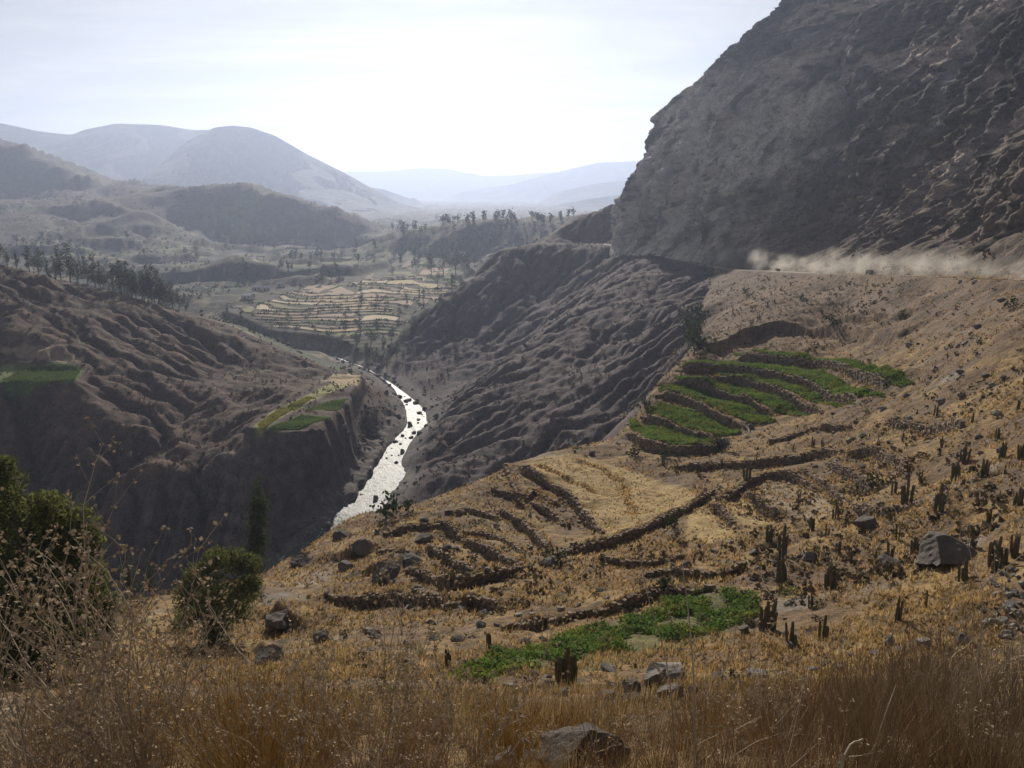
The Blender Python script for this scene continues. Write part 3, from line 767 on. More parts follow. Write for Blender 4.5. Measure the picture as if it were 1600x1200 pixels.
# bare scars, slabs and scree chutes that the mountain shows
md = MY * CP - MZ * SP; mpx = 800 + F * MX / md; mpy = 600 - F * (MY * SP + MZ * CP) / md
mpx = mpx + 5 * vnoise(TT / 4, ZZ / 4, 241); mpy = mpy + 5 * vnoise(TT / 4, ZZ / 4, 243)
for poly, cc_, am in (([(1185, 95), (1225, 88), (1242, 108), (1264, 115), (1240, 127), (1215, 118)], (0.50, 0.40, 0.345), 0.85), ([(1432, 85), (1502, 63), (1496, 86), (1465, 103), (1432, 101)], (0.50, 0.39, 0.33), 0.85),
    ([(1393, 122), (1425, 97), (1432, 108), (1400, 127)], (0.46, 0.36, 0.31), 0.8), ([(1430, 122), (1462, 107), (1455, 127)], (0.46, 0.36, 0.31), 0.8), ([(1524, 42), (1562, 16), (1556, 32), (1506, 88), (1482, 142), (1466, 202), (1440, 254), (1416, 264), (1446, 215), (1464, 150), (1494, 80)], (0.36, 0.34, 0.335), 0.7),
    ([(1548, 202), (1562, 188), (1570, 206), (1548, 222)], (0.44, 0.35, 0.30), 0.8), ([(1085, 115), (1150, 105), (1145, 121), (1120, 126), (1106, 152), (1092, 232), (1070, 262), (1048, 232), (1068, 160)], (0.60, 0.53, 0.48), 0.8),
    ([(1120, 165), (1150, 180), (1167, 217), (1150, 232), (1130, 210)], (0.55, 0.47, 0.42), 0.8), ([(1092, 268), (1102, 290), (1077, 332), (1046, 387), (1034, 387), (1060, 330)], (0.55, 0.52, 0.50), 0.8), ([(1120, 368), (1137, 402), (1125, 412), (1110, 380)], (0.52, 0.44, 0.39), 0.8),
    ([(1010, 240), (1040, 200), (1055, 260), (1030, 320), (1000, 350), (985, 320)], (0.52, 0.46, 0.42), 0.6)):
    mm_ = in_poly(mpx, mpy, poly); fm_ = blur(mm_.astype(np.float32), 2) * am * np.clip(0.75 + 0.5 * m2, 0.2, 1)
    mc = lerp(mc, cc_, fm_)
M['rock'] = land_material('mountain_rock', 0.9, 0.16, 0.03, 0.7, 1.0)
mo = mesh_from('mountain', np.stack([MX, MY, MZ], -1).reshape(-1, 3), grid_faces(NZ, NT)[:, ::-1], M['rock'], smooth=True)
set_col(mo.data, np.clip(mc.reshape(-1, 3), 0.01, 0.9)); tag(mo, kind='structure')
print('mountain', time.time() - T0)

# ------------------------------------------------------------------ far mountains
M['far'] = land_material('far_slopes', 0.03, 0.006, 0.0015, 14, 0.8, 0.8)
def far_range(name, sil, Yc, depth_f, depth_b, seed, rough_a, na=300, nb=150, base=-95, wl=1.0, c=(0.10, 0.085, 0.075)):
    pxs = np.array([s[0] for s in sil], float); 
    crest = np.array([P(px, py, Yc)[2] for px, py in sil]); xa = np.array([P(px, py, Yc)[0] for px, py in sil])
    xs = np.linspace(xa[0], xa[-1], na); cz_ = sm1(np.interp(xs, xa, crest), 3)
    tb_ = np.concatenate([np.linspace(-1, 0, nb * 2 // 3, endpoint=False), np.linspace(0, 1, nb // 3)])
    X, T = np.meshgrid(xs, tb_)
    Yg = Yc + np.where(T < 0, T * depth_f, T * depth_b)
    wr = fbm(X / (900 * wl), Yg / (900 * wl), 3, seed)
    rid = ridged(X / (700 * wl) + 0.5 * wr, Yg / (1500 * wl) + 0.3 * wr, 5, seed + 3, 0.5)
    t = np.abs(T)
    prof = np.where(T < 0, (1 - t) ** 1.05, (1 - t))
    prof = np.clip(prof, 0, 1)
    C_ = np.broadcast_to(cz_, X.shape)
    Z = base - 8 + (C_ - base) * prof + rough_a * np.clip(rid - 1.15, -1.0, 0) * np.clip(t * 3.5, 0, 1) * np.clip((1 - t) * 4, 0, 1) * np.clip((C_ - base) / 200, 0, 1)
    Z = Z + 8
    o = mesh_from(name, np.stack([X, Yg, Z], -1).reshape(-1, 3), grid_faces(len(tb_), na), M['far'], smooth=True)
    cc_ = np.zeros(X.shape + (3,), np.float32); cc_[:] = c
    cc_ = lerp(cc_, (0.15, 0.13, 0.105), sstep(0.2, 0.9, rid - 0.3))
    cc_ = lerp(cc_, (0.09, 0.088, 0.065), sstep(0.0, 0.5, fbm(X / 400, Yg / 600, 4, seed + 9)) * 0.7)
    set_col(o.data, cc_.reshape(-1, 3)); tag(o, kind='structure')
    return o
far_range('domed_mountain', [(180, 330), (230, 275), (290, 222), (335, 199), (362, 196), (392, 199), (430, 212), (480, 241), (540, 271), (600, 305), (650, 331), (700, 348)], 4300, 900, 900, 301, 170, na=420, nb=220, wl=0.7)
far_range('plateau_mountain', [(-350, 170), (-150, 178), (0, 192), (60, 205), (112, 211), (130, 203), (180, 193), (250, 195), (300, 203), (400, 203), (520, 290), (600, 335)], 5200, 1250, 900, 311, 190, na=420, nb=200, wl=0.8)
far_range('spur_ridge', [(560, 290), (600, 296), (640, 310), (648, 309), (655, 316), (690, 329), (760, 336), (800, 345)], 6200, 420, 600, 321, 40)
far_range('valley_side_ridge', [(840, 330), (880, 318), (920, 311), (980, 303), (1060, 298), (1200, 295)], 5000, 380, 700, 331, 40)
far_range('middle_ridge', [(820, 335), (840, 318), (870, 300), (930, 287), (990, 281), (1080, 275), (1250, 270)], 7200, 520, 700, 341, 60)
far_range('hazy_ridge', [(640, 335), (690, 315), (720, 300), (800, 288), (850, 274), (900, 262), (935, 254), (990, 252), (1100, 250), (1300, 245)], 9800, 800, 900, 351, 110)
far_range('horizon_ridge', [(450, 275), (540, 268), (600, 268), (660, 262), (712, 265), (722, 271), (735, 269), (755, 275), (800, 274), (845, 270), (900, 268), (1000, 265), (1250, 260)], 12500, 900, 900, 361, 130)

# ------------------------------------------------------------------ river
def ribbon(name, line, widths, mat, dz=0.0, cross=2, k=8):
    ln = smooth_line(np.array(line, float), k)
    wv_ = np.interp(np.linspace(0, 1, len(ln)), np.linspace(0, 1, len(widths)), widths)
    t = np.gradient(ln[:, :2], axis=0); t /= np.hypot(t[:, 0], t[:, 1])[:, None]
    nrm = np.stack([t[:, 1], -t[:, 0]], 1)
    us = np.linspace(-0.5, 0.5, cross)
    V = np.stack([np.concatenate([ln[:, :2] + nrm * (wv_ * u)[:, None], ln[:, 2:] + dz], 1) for u in us], 1)
    return mesh_from(name, V.reshape(-1, 3), grid_faces(len(ln), cross), mat, smooth=True)
m, nt, bs, out = nmat('river_water'); M['water'] = m
bs.inputs['Specular IOR Level'].default_value = 0.5; bs.inputs['IOR'].default_value = 1.25
tc = nt.nodes.new('ShaderNodeTexCoord')
f1 = noise_node(nt, 0.55, 6, 0.65, tc.outputs['Object']); f2 = noise_node(nt, 0.10, 3, 0.5, tc.outputs['Object'])
bp = nt.nodes.new('ShaderNodeBump'); bp.inputs['Distance'].default_value = 0.9; bp.inputs['Strength'].default_value = 0.5
nt.links.new(f1, bp.inputs['Height']); nt.links.new(bp.outputs[0], bs.inputs['Normal'])
foam = mrange(nt, f1, 0.56, 0.66, 0, 1); foam = math_node(nt, 'MULTIPLY', foam, mrange(nt, f2, 0.42, 0.55, 0, 1))
mx = nt.nodes.new('ShaderNodeMix'); mx.data_type = 'RGBA'; mx.inputs['A'].default_value = (0.045, 0.05, 0.048, 1); mx.inputs['B'].default_value = (0.75, 0.77, 0.78, 1)
nt.links.new(foam, mx.inputs['Factor']); nt.links.new(mx.outputs['Result'], bs.inputs['Base Color'])
nt.links.new(mrange(nt, foam, 0, 1, 0.47, 0.85), bs.inputs['Roughness'])
tag(ribbon('river', [(p[0], p[1], p[2]) for p in RIV], [w + (8 if i_r < 12 else 2.5 if i_r == 12 else 0.3) for i_r, w in enumerate(RIVW)], M['water'], cross=4), kind='structure')

m, nt, bs, out = nmat('road_dust'); M['road'] = m
f1 = noise_node(nt, 0.8, 5); cr = nt.nodes.new('ShaderNodeValToRGB'); cr.color_ramp.elements[0].color = (0.36, 0.31, 0.26, 1); cr.color_ramp.elements[1].color = (0.56, 0.50, 0.43, 1)
nt.links.new(f1, cr.inputs[0]); nt.links.new(cr.outputs[0], bs.inputs['Base Color'])
tag(ribbon('road', ROAD, [6.2] * len(ROAD), M['road'], 0.05, 3), kind='structure')

# ------------------------------------------------------------------ haze in the valley air
hb = np.array([(x, y, z) for z in (-150, 560) for y in (-1500, 14500) for x in (-9000, 9000)], float)
hf = [(0, 2, 3, 1), (4, 5, 7, 6), (0, 1, 5, 4), (1, 3, 7, 5), (3, 2, 6, 7), (2, 0, 4, 6)]
m = bpy.data.materials.new('valley_haze'); m.use_nodes = True; nt = m.node_tree; nt.nodes.clear()
out = nt.nodes.new('ShaderNodeOutputMaterial'); pv = nt.nodes.new('ShaderNodeVolumePrincipled')
pv.inputs['Color'].default_value = (0.60, 0.70, 0.96, 1); pv.inputs['Density'].default_value = HAZE = 1.5e-4; pv.inputs['Anisotropy'].default_value = 0.5
nt.links.new(pv.outputs[0], out.inputs['Volume'])
tag(mesh_from('haze', hb, hf, m), kind='stuff')
print('T', time.time() - T0)
# ------------------------------------------------------------------ things: shared helpers
rng = np.random.default_rng(7)
rnd = random.Random(11)
def smat(name, c0, c1, scale=3.0, rough=0.9, transl=0.0, attr=False, bump=0.0, bdist=0.05):
    m, nt, bs, out = nmat(name)
    bs.inputs['Roughness'].default_value = rough
    f = noise_node(nt, scale, 5, 0.6)
    mx = nt.nodes.new('ShaderNodeMix'); mx.data_type = 'RGBA'
    mx.inputs['A'].default_value = (*c0, 1); mx.inputs['B'].default_value = (*c1, 1)
    nt.links.new(mrange(nt, f, 0.3, 0.7, 0, 1), mx.inputs['Factor'])
    c = mx.outputs['Result']
    if attr:
        at = nt.nodes.new('ShaderNodeAttribute'); at.attribute_name = 'col'
        vm = nt.nodes.new('ShaderNodeVectorMath'); vm.operation = 'MULTIPLY'
        nt.links.new(c, vm.inputs[0]); nt.links.new(at.outputs['Color'], vm.inputs[1]); c = vm.outputs[0]
    nt.links.new(c, bs.inputs['Base Color'])
    if bump:
        b = nt.nodes.new('ShaderNodeBump'); b.inputs['Strength'].default_value = bump; b.inputs['Distance'].default_value = bdist
        nt.links.new(noise_node(nt, scale * 2.2, 8, 0.7), b.inputs['Height']); nt.links.new(b.outputs[0], bs.inputs['Normal'])
    if transl:
        tr = nt.nodes.new('ShaderNodeBsdfTranslucent'); nt.links.new(c, tr.inputs['Color'])
        ms = nt.nodes.new('ShaderNodeMixShader'); ms.inputs[0].default_value = transl
        nt.links.new(bs.outputs[0], ms.inputs[1]); nt.links.new(tr.outputs[0], ms.inputs[2]); nt.links.new(ms.outputs[0], out.inputs['Surface'])
    return m

def rot_rand(n):
    q_ = rng.normal(size=(n, 4)); q_ /= np.linalg.norm(q_, axis=1)[:, None]
    w, x, y, z = q_.T
    return np.stack([np.stack([1 - 2 * (y * y + z * z), 2 * (x * y - z * w), 2 * (x * z + y * w)], -1),
                     np.stack([2 * (x * y + z * w), 1 - 2 * (x * x + z * z), 2 * (y * z - x * w)], -1),
                     np.stack([2 * (x * z - y * w), 2 * (y * z + x * w), 1 - 2 * (x * x + y * y)], -1)], 1)

def leaf_quads(cen, size, aspect=0.45):
    """one bent diamond per centre, turned any way"""
    n_ = len(cen); size = np.broadcast_to(size, (n_,))
    b = np.array([(0, -1, 0), (aspect, 0, 0.12), (0, 1, 0), (-aspect, 0, 0.12)], float) * 0.5
    Rm = rot_rand(n_)
    V = np.einsum('nij,kj->nki', Rm, b) * size[:, None, None] + cen[:, None, :]
    return V.reshape(-1, 3), np.arange(n_ * 4).reshape(-1, 4)

def tube(pts, radii, k=5):
    pts = np.array(pts, float); n_ = len(pts)
    t = np.gradient(pts, axis=0); t /= np.linalg.norm(t, axis=1)[:, None] + 1e-9
    ref = np.where(np.abs(t[:, 2:3]) > 0.9, np.array([[1.0, 0, 0]]), np.array([[0, 0, 1.0]]))
    u = np.cross(t, ref); u /= np.linalg.norm(u, axis=1)[:, None] + 1e-9
    v = np.cross(t, u)
    an = np.linspace(0, 2 * math.pi, k, endpoint=False)
    r = np.array(radii)[:, None, None]
    V = pts[:, None, :] + r * (np.cos(an)[None, :, None] * u[:, None, :] + np.sin(an)[None, :, None] * v[:, None, :])
    i = np.arange(n_ - 1)[:, None] * k; j = np.arange(k)[None, :]; j2 = (j + 1) % k
    Fc = np.stack([i + j, i + j2, i + k + j2, i + k + j], -1).reshape(-1, 4)
    return V.reshape(-1, 3), Fc

class MB:
    def __init__(s): s.v = []; s.f = []; s.c = []; s.n = 0
    def add(s, vf, colr=None):
        v, f = vf; s.v.append(v); s.f.append(np.asarray(f) + s.n); s.n += len(v)
        if colr is not None: s.c.append(np.broadcast_to(np.asarray(colr, np.float32), (len(v), 3)))
    def mesh(s, name, mat, smooth=False):
        me = mesh_from(name, np.concatenate(s.v), np.concatenate(s.f), mat, smooth=smooth, link=False)
        if s.c: set_col(me, np.concatenate(s.c))
        return me
    def build(s, name, mat, parent=None, smooth=False):
        return put(name, s.mesh(name, mat, smooth), parent)

def put(name, me, parent=None, loc=(0, 0, 0), rz=0.0, sc=1.0):
    o = bpy.data.objects.new(name, me); col.objects.link(o)
    o.location = loc; o.rotation_euler = (0, 0, rz); o.scale = (sc, sc, sc) if isinstance(sc, (int, float)) else sc
    if parent: o.parent = parent
    return o

def copy_tree(src, loc, rz, sc):
    r = src.copy(); col.objects.link(r); r.location = loc; r.rotation_euler = (0, 0, rz); r.scale = (sc, sc, sc) if isinstance(sc, (int, float)) else sc
    for ch in src_children[src.name]:
        c = ch.copy(); col.objects.link(c); c.parent = r
    return r

def pix(loc):
    x, y, z = loc; d = y * CP - z * SP
    return 800 + F * x / d, 600 - F * (y * SP + z * CP) / d

ORD = ['first', 'second', 'third', 'fourth', 'fifth', 'sixth', 'seventh', 'eighth', 'ninth', 'tenth', 'eleventh', 'twelfth', 'thirteenth', 'fourteenth', 'fifteenth', 'sixteenth', 'seventeenth', 'eighteenth', 'nineteenth', 'twentieth']
def ordinal(i):
    if i < 20: return ORD[i]
    tens = ['', '', 'twenty', 'thirty', 'forty', 'fifty', 'sixty', 'seventy', 'eighty', 'ninety'][(i + 1) // 10]
    if (i + 1) % 10 == 0: return tens[:-1] + 'ieth' if tens else ''
    return tens + '-' + ORD[(i + 1) % 10 - 1]

def label_row(objs, phrase, cat, group, marks, many=90):
    """label things by the landmark they stand nearest to and their place in that row, counted from the left"""
    byreg = {}
    for o in objs:
        px, py = pix(o.matrix_basis.translation)
        reg = min(marks, key=lambda m_: math.hypot(m_[0] - px, (m_[1] - py) * 1.4))[2]
        byreg.setdefault(reg, []).append((px, o))
    for reg, lst in byreg.items():
        lst.sort(key=lambda t: t[0])
        for i, (_, o) in enumerate(lst):
            if len(lst) == 1: lab = f'{phrase} {reg}'
            elif len(lst) <= many:
                lab = f'{phrase} {reg}, ' + ('leftmost' if i == 0 else 'rightmost' if i == len(lst) - 1 else ordinal(i) + ' from left')
            else: lab = f'{phrase} {reg}'
            tag(o, lab, cat, group)

# ------------------------------------------------------------------ terrace walls of dry stone
M['stone'] = smat('wall_stone', (0.16, 0.12, 0.085), (0.30, 0.235, 0.175), 1.5, 0.95, attr=True, bump=0.6)
BOX = np.array([(x, y, z) for z in (-1, 1) for y in (-1, 1) for x in (-1, 1)], float) * 0.5
BOXF = np.array([(0, 2, 3, 1), (4, 5, 7, 6), (0, 1, 5, 4), (1, 3, 7, 5), (3, 2, 6, 7), (2, 0, 4, 6)])
for (w, ln) in zip(WALLS, lines):
    if 'bund' in w[3]: continue
    seg = np.hypot(*np.diff(ln, axis=0).T); arc = np.concatenate([[0], np.cumsum(seg)]); Lw = arc[-1]
    stones = []
    dist_ = ln[:, 1].mean(); ssz = 0.34 if dist_ < 120 else 0.46
    s = 0.0
    while s < Lw:
        x = np.interp(s, arc, ln[:, 0]); y = np.interp(s, arc, ln[:, 1])
        x2 = np.interp(min(s + 0.3, Lw), arc, ln[:, 0]); y2 = np.interp(min(s + 0.3, Lw), arc, ln[:, 1])
        th = math.atan2(y2 - y + 1e-6, x2 - x + 1e-6); nxw, nyw = math.sin(th), -math.cos(th)
        zl = float(hz(x + nxw * 0.9, y + nyw * 0.9)); zh = float(hz(x - nxw * 0.6, y - nyw * 0.6)) + rnd.uniform(-0.25, 0.06)
        zt = zl - 0.1; gap = rnd.random() < 0.12
        while zt < max(zh, zl + 0.3):
            hh = ssz * rnd.uniform(0.5, 0.9)
            if not (gap and zt > zl + 0.4) and rnd.random() > 0.04:
                stones.append((x + nxw * (0.10 + rnd.uniform(-0.2, 0.18)), y + nyw * (0.10 + rnd.uniform(-0.2, 0.18)), zt + hh / 2, ssz * rnd.uniform(0.8, 1.5), ssz * rnd.uniform(0.8, 1.2), hh * 1.08, th + rnd.uniform(-0.3, 0.3)))
            zt += hh
        if rnd.random() < 0.10:
            stones.append((x + nxw * rnd.uniform(0.7, 1.6), y + nyw * rnd.uniform(0.7, 1.6), zl + 0.05, ssz * 1.1, ssz, ssz * 0.6, rnd.uniform(0, 3)))
        s += ssz * rnd.uniform(0.75, 1.1)
    S = np.array(stones); ns = len(S)
    V = (BOX[None] + rng.uniform(-0.13, 0.13, (ns, 8, 3))) * S[:, None, 3:6]
    c_, s__ = np.cos(S[:, 6])[:, None], np.sin(S[:, 6])[:, None]
    V = np.stack([V[..., 0] * c_ - V[..., 1] * s__, V[..., 0] * s__ + V[..., 1] * c_, V[..., 2]], -1) + S[:, None, :3]
    mb = MB(); mb.add((V.reshape(-1, 3), (BOXF[None] + np.arange(ns)[:, None, None] * 8).reshape(-1, 4)))
    mb.c.append(np.repeat(rng.uniform(0.6, 1.35, (ns, 1)) * np.array([1, 0.97, 0.93]), 8, axis=0).astype(np.float32))
    o = mb.build('terrace_wall' if 'bund' not in w[3] else 'field_bund', M['stone'])
    tag(o, w[3], 'wall' if 'bund' not in w[3] else 'bund', 'dry stone terrace walls' if 'bund' not in w[3] else 'grassy bunds in the stubble')

# ------------------------------------------------------------------ dry grass over the near slope
M['straw'] = smat('dry_straw', (0.34, 0.225, 0.095), (0.54, 0.385, 0.175), 0.3, 0.85, 0.52, attr=True)
def tufts(P3, h, colr, blades=5, wid=0.06, spread=0.55):
    """P3 (n,3) feet, h (n,) heights; each tuft a fan of tapering blades"""
    n_ = len(P3); an = rng.uniform(0, 2 * math.pi, (n_, blades)); le = rng.uniform(0.1, spread, (n_, blades)); hh = h[:, None] * rng.uniform(0.6, 1.1, (n_, blades))
    d = np.stack([np.cos(an), np.sin(an)], -1); pr = np.stack([-np.sin(an + 0.6), np.cos(an + 0.6)], -1)
    base = P3[:, None, :] + np.concatenate([d * (0.10 * h[:, None, None]), np.full((n_, blades, 1), -0.02)], -1)
    tip = base + np.concatenate([d * (le * hh)[..., None], hh[..., None]], -1)
    wv_ = ((wid * h if wid else np.clip(0.00085 * P3[:, 1], 0.006, 0.09))[:, None] * rng.uniform(0.7, 1.3, (n_, blades)))[..., None]
    off = np.concatenate([pr * wv_, np.zeros((n_, blades, 1))], -1)
    V = np.stack([base - off, base + off, tip], 2).reshape(-1, 3)
    Fc = np.arange(len(V)).reshape(-1, 3)
    c = np.repeat(colr, blades * 3, axis=0)
    return V, Fc, c

def scatter(n_, ymin, ymax, amin=-0.68, amax=0.68, power=1.0):
    a = rng.uniform(amin, amax, n_); b = math.log(ymin) + (math.log(ymax) - math.log(ymin)) * rng.random(n_) ** power
    y = np.exp(b); return a * y, y

def keep_bench(x, y):
    return sample(bench.astype(float), x, y) > 0.8
# ground left bare: plots with crops, stubble
def px_polys(polys): return [[(q_[0], q_[1]) for q_ in gline(p, ymin=28)] for p in polys]
GREEN_STRIPS = [
 [(1145, 552), (1200, 550), (1260, 553), (1330, 562), (1390, 575), (1432, 600), (1400, 604), (1370, 594), (1330, 578), (1270, 564), (1210, 558), (1150, 557)],
 [(1065, 572), (1130, 566), (1200, 570), (1260, 580), (1320, 597), (1385, 621), (1335, 617), (1270, 597), (1200, 580), (1130, 572), (1065, 576)],
 [(1108, 583), (1150, 583), (1210, 592), (1280, 611), (1336, 632), (1290, 632), (1230, 609), (1170, 592), (1115, 587)],
 [(1048, 592), (1100, 590), (1160, 600), (1220, 620), (1272, 646), (1210, 642), (1160, 618), (1110, 600), (1060, 596)],
 [(1028, 607), (1065, 602), (1110, 608), (1160, 627), (1215, 659), (1170, 661), (1120, 640), (1070, 617), (1030, 613)],
 [(1008, 639), (1040, 631), (1080, 641), (1120, 658), (1160, 678), (1120, 683), (1080, 671), (1045, 654), (1012, 646)],
 [(983, 655), (1000, 664), (1040, 667), (1080, 679), (1117, 692), (1090, 699), (1050, 696), (1010, 686), (985, 670)]]
SCRUB = [[(700, 1062), (760, 1035), (850, 1003), (930, 978), (1020, 950), (1090, 928), (1180, 932), (1188, 962), (1110, 990), (1040, 1003), (1000, 1020), (930, 1022), (880, 1045), (760, 1070)]]
GREENP = px_polys(GREEN_STRIPS); SCRUBP = px_polys(SCRUB)
GOLD = px_polys([[(815, 727), (850, 712), (900, 712), (960, 725), (1010, 745), (1080, 765), (1090, 785), (1020, 815), (960, 838), (945, 836), (915, 805), (885, 772), (850, 750)], [(1075, 802), (1110, 792), (1135, 812), (1150, 840), (1110, 850), (1070, 840)]])
def inside(x, y, polys):
    m_ = np.zeros(np.shape(x), bool)
    for p in polys: m_ |= in_poly(x, y, p)
    return m_
x, y = scatter(115000, 9, 330)
WB = []
for (w, ln) in zip(WALLS, lines):                       # tussocks hang over the wall tops and fill the wall feet
    Lw = np.hypot(*np.diff(ln, axis=0).T).sum(); tt = rng.random(int(Lw * (16 if 'bund' in w[3] else 9))) * (len(ln) - 1); q_ = np.stack([np.interp(tt, np.arange(len(ln)), ln[:, j]) for j in (0, 1)], 1)
    WB.append(q_ + rng.normal(0, 0.42, q_.shape))
WB = np.concatenate(WB); x = np.concatenate([x, WB[:, 0]]); y = np.concatenate([y, WB[:, 1]]); onw = np.arange(len(x)) >= len(x) - len(WB)
k = keep_bench(x, y) & ~inside(x, y, GREENP + SCRUBP)
dn = fbm(x / 14, y / 14, 3, 501) + 0.5 * fbm(x / 3.5, y / 3.5, 2, 503)
k &= (y > 28) | ((rng.random(len(x)) < 0.5) & (fbm(x / 1.6, y / 1.6, 2, 505) > 0.0))
k &= onw | (dn > -0.35) & (rng.random(len(x)) < np.where(dn > 0.1, 1.0, 0.6))
gold = inside(x, y, GOLD); k &= ~gold | (rng.random(len(x)) < 0.75)
x, y, dn, gold = x[k], y[k], dn[k], gold[k]
h = rng.uniform(0.2, 0.55, len(x)) * (1 + 0.0016 * y) * np.where(gold, 0.6, 1)
tone = rng.uniform(0.55, 1.25, (len(x), 1)) * np.where(rng.random((len(x), 1)) < 0.25, 0.42, 1.0)
cg = tone * np.where(gold[:, None], np.array([[1.15, 1.05, 0.92]]), np.array([[0.96, 0.92, 0.88]]))
cg = cg * (1 - (1 - sstep(14, 36, y))[:, None] * np.array([[0.30, 0.30, 0.22]]))
V, Fc, c = tufts(np.stack([x, y, hz(x, y)], 1), h, cg, 4, 0, 0.9)
o = mesh_from('dry_grass', V, Fc, M['straw']); set_col(o.data, c); tag(o, 'straw coloured tussock grass over the near hillside', 'grass', kind='stuff')
print('grass', len(x), time.time() - T0)

# ------------------------------------------------------------------ crops
M['crop'] = smat('green_crop', (0.115, 0.165, 0.034), (0.195, 0.26, 0.066), 0.8, 0.8, 0.40, attr=True)
def poly_scatter(poly, n_):
    p = np.array(poly); lo, hi = p.min(0), p.max(0); xs = []; ys = []
    got = 0
    while got < n_:
        x = rng.uniform(lo[0], hi[0], n_ * 2); y = rng.uniform(lo[1], hi[1], n_ * 2); m_ = in_poly(x, y, poly)
        xs.append(x[m_]); ys.append(y[m_]); got += m_.sum()
    return np.concatenate(xs)[:n_], np.concatenate(ys)[:n_]
places = ['topmost', 'second from the top', 'third from the top', 'fourth from the top', 'fifth from the top', 'second lowest', 'lowest']
for i, poly in enumerate(GREENP):
    p = np.array(poly); area = abs(np.sum(p[:, 0] * np.roll(p[:, 1], -1) - np.roll(p[:, 0], -1) * p[:, 1])) / 2
    n_ = int(min(5200, max(1200, area * 9)))
    x, y = poly_scatter(poly, n_)
    tone = rng.uniform(0.6, 1.25, (n_, 1)) * (1 + 0.25 * fbm(x / 5, y / 5, 2, 511))[:, None]
    V, Fc, c = tufts(np.stack([x, y, hz(x, y)], 1), rng.uniform(0.45, 0.8, n_), tone * np.where((fbm(x / 4, y / 4, 3, 513) > 0.28)[:, None], np.array([[1.35, 1.05, 0.9]]), np.array([[0.95, 1.0, 0.9]])), 5, 0.22, 0.8)
    o = mesh_from('crop_strip', V, Fc, M['crop']); set_col(o.data, c)
    tag(o, f'curved strip of green crop on the terraces, {places[i]}', 'crop', 'green crop strips', 'stuff')
for poly, lab in (([(418, 671), (470, 671), (518, 655), (472, 649)], 'front green crop plot on the shelf above the river cliff'), ([(475, 641), (500, 633), (545, 623), (526, 642)], 'rear green crop plot on the shelf above the river cliff'),
                  ([(2, 597), (60, 598), (116, 595), (127, 578), (60, 575), (30, 577)], 'flat green crop plot on the high shelf at the left edge'), ([(402, 664), (432, 642), (480, 620), (492, 622), (440, 650), (412, 676)], 'narrow yellowing crop plot along the back of the river shelf')):
    gp = [(q_[0], q_[1]) for q_ in gline(poly, ymin=200)]
    x, y = poly_scatter(gp, 2600); yel = 'yellow' in lab
    tone = rng.uniform(0.6, 1.2, (2600, 1)) * (np.array([[2.0, 1.35, 1.0]]) if yel else np.array([[0.95, 1.0, 0.9]]))
    V, Fc, c = tufts(np.stack([x, y, hz(x, y)], 1), rng.uniform(0.35, 0.75, 2600), tone, 4, 0.3, 0.8)
    o = mesh_from('crop_plot', V, Fc, M['crop']); set_col(o.data, c); tag(o, lab, 'crop', 'crop plots of the left bank', 'stuff')
# leafy green scrub below the long low wall
x, y = poly_scatter(SCRUBP[0], 9000)
k = (fbm(x / 4, y / 4, 3, 521) + 0.2) > 0.0
x, y = x[k], y[k]; n_ = len(x)
hh = 0.35 + 0.55 * np.clip(fbm(x / 2.6, y / 2.6, 3, 523) + 0.35, 0, 1.3)
cen = np.repeat(np.stack([x, y, hz(x, y)], 1), 4, axis=0); cen[:, 2] += rng.random(len(cen)) * np.repeat(hh, 4); cen[:, :2] += rng.normal(0, 0.12, (len(cen), 2))
V, Fc = leaf_quads(cen, rng.uniform(0.14, 0.34, len(cen)), 0.7)
o = mesh_from('green_scrub', V, Fc, M['crop']); set_col(o.data, np.repeat(rng.uniform(0.5, 1.3, (len(cen), 1)) * np.where(np.repeat(fbm(x / 3, y / 3, 2, 525) > 0.15, 4)[:, None], np.array([[1.25, 1.05, 0.9]]), np.array([[0.8, 0.9, 0.85]])), 4, axis=0))
tag(o, 'bright green leafy scrub on the plot below the long low wall', 'scrub', kind='stuff')

# plots of the bench on the left bank
M['plot'] = {}
def plot_mat(key, c0, c1, sc=0.4):
    if key not in M['plot']: M['plot'][key] = smat('plot_' + key, c0, c1, sc, 0.95, bump=0.4, bdist=0.2)
    return M['plot'][key]
for nm, a_, b_ in (('straw', (0.36, 0.27, 0.15), (0.50, 0.38, 0.22)), ('tan', (0.30, 0.215, 0.145), (0.40, 0.29, 0.20)), ('olive', (0.15, 0.15, 0.065), (0.23, 0.21, 0.095)),
                   ('green', (0.075, 0.12, 0.035), (0.12, 0.16, 0.05)), ('brown', (0.17, 0.125, 0.09), (0.25, 0.185, 0.13)), ('pale', (0.47, 0.38, 0.25), (0.58, 0.47, 0.31))):
    plot_mat(nm, a_, b_)

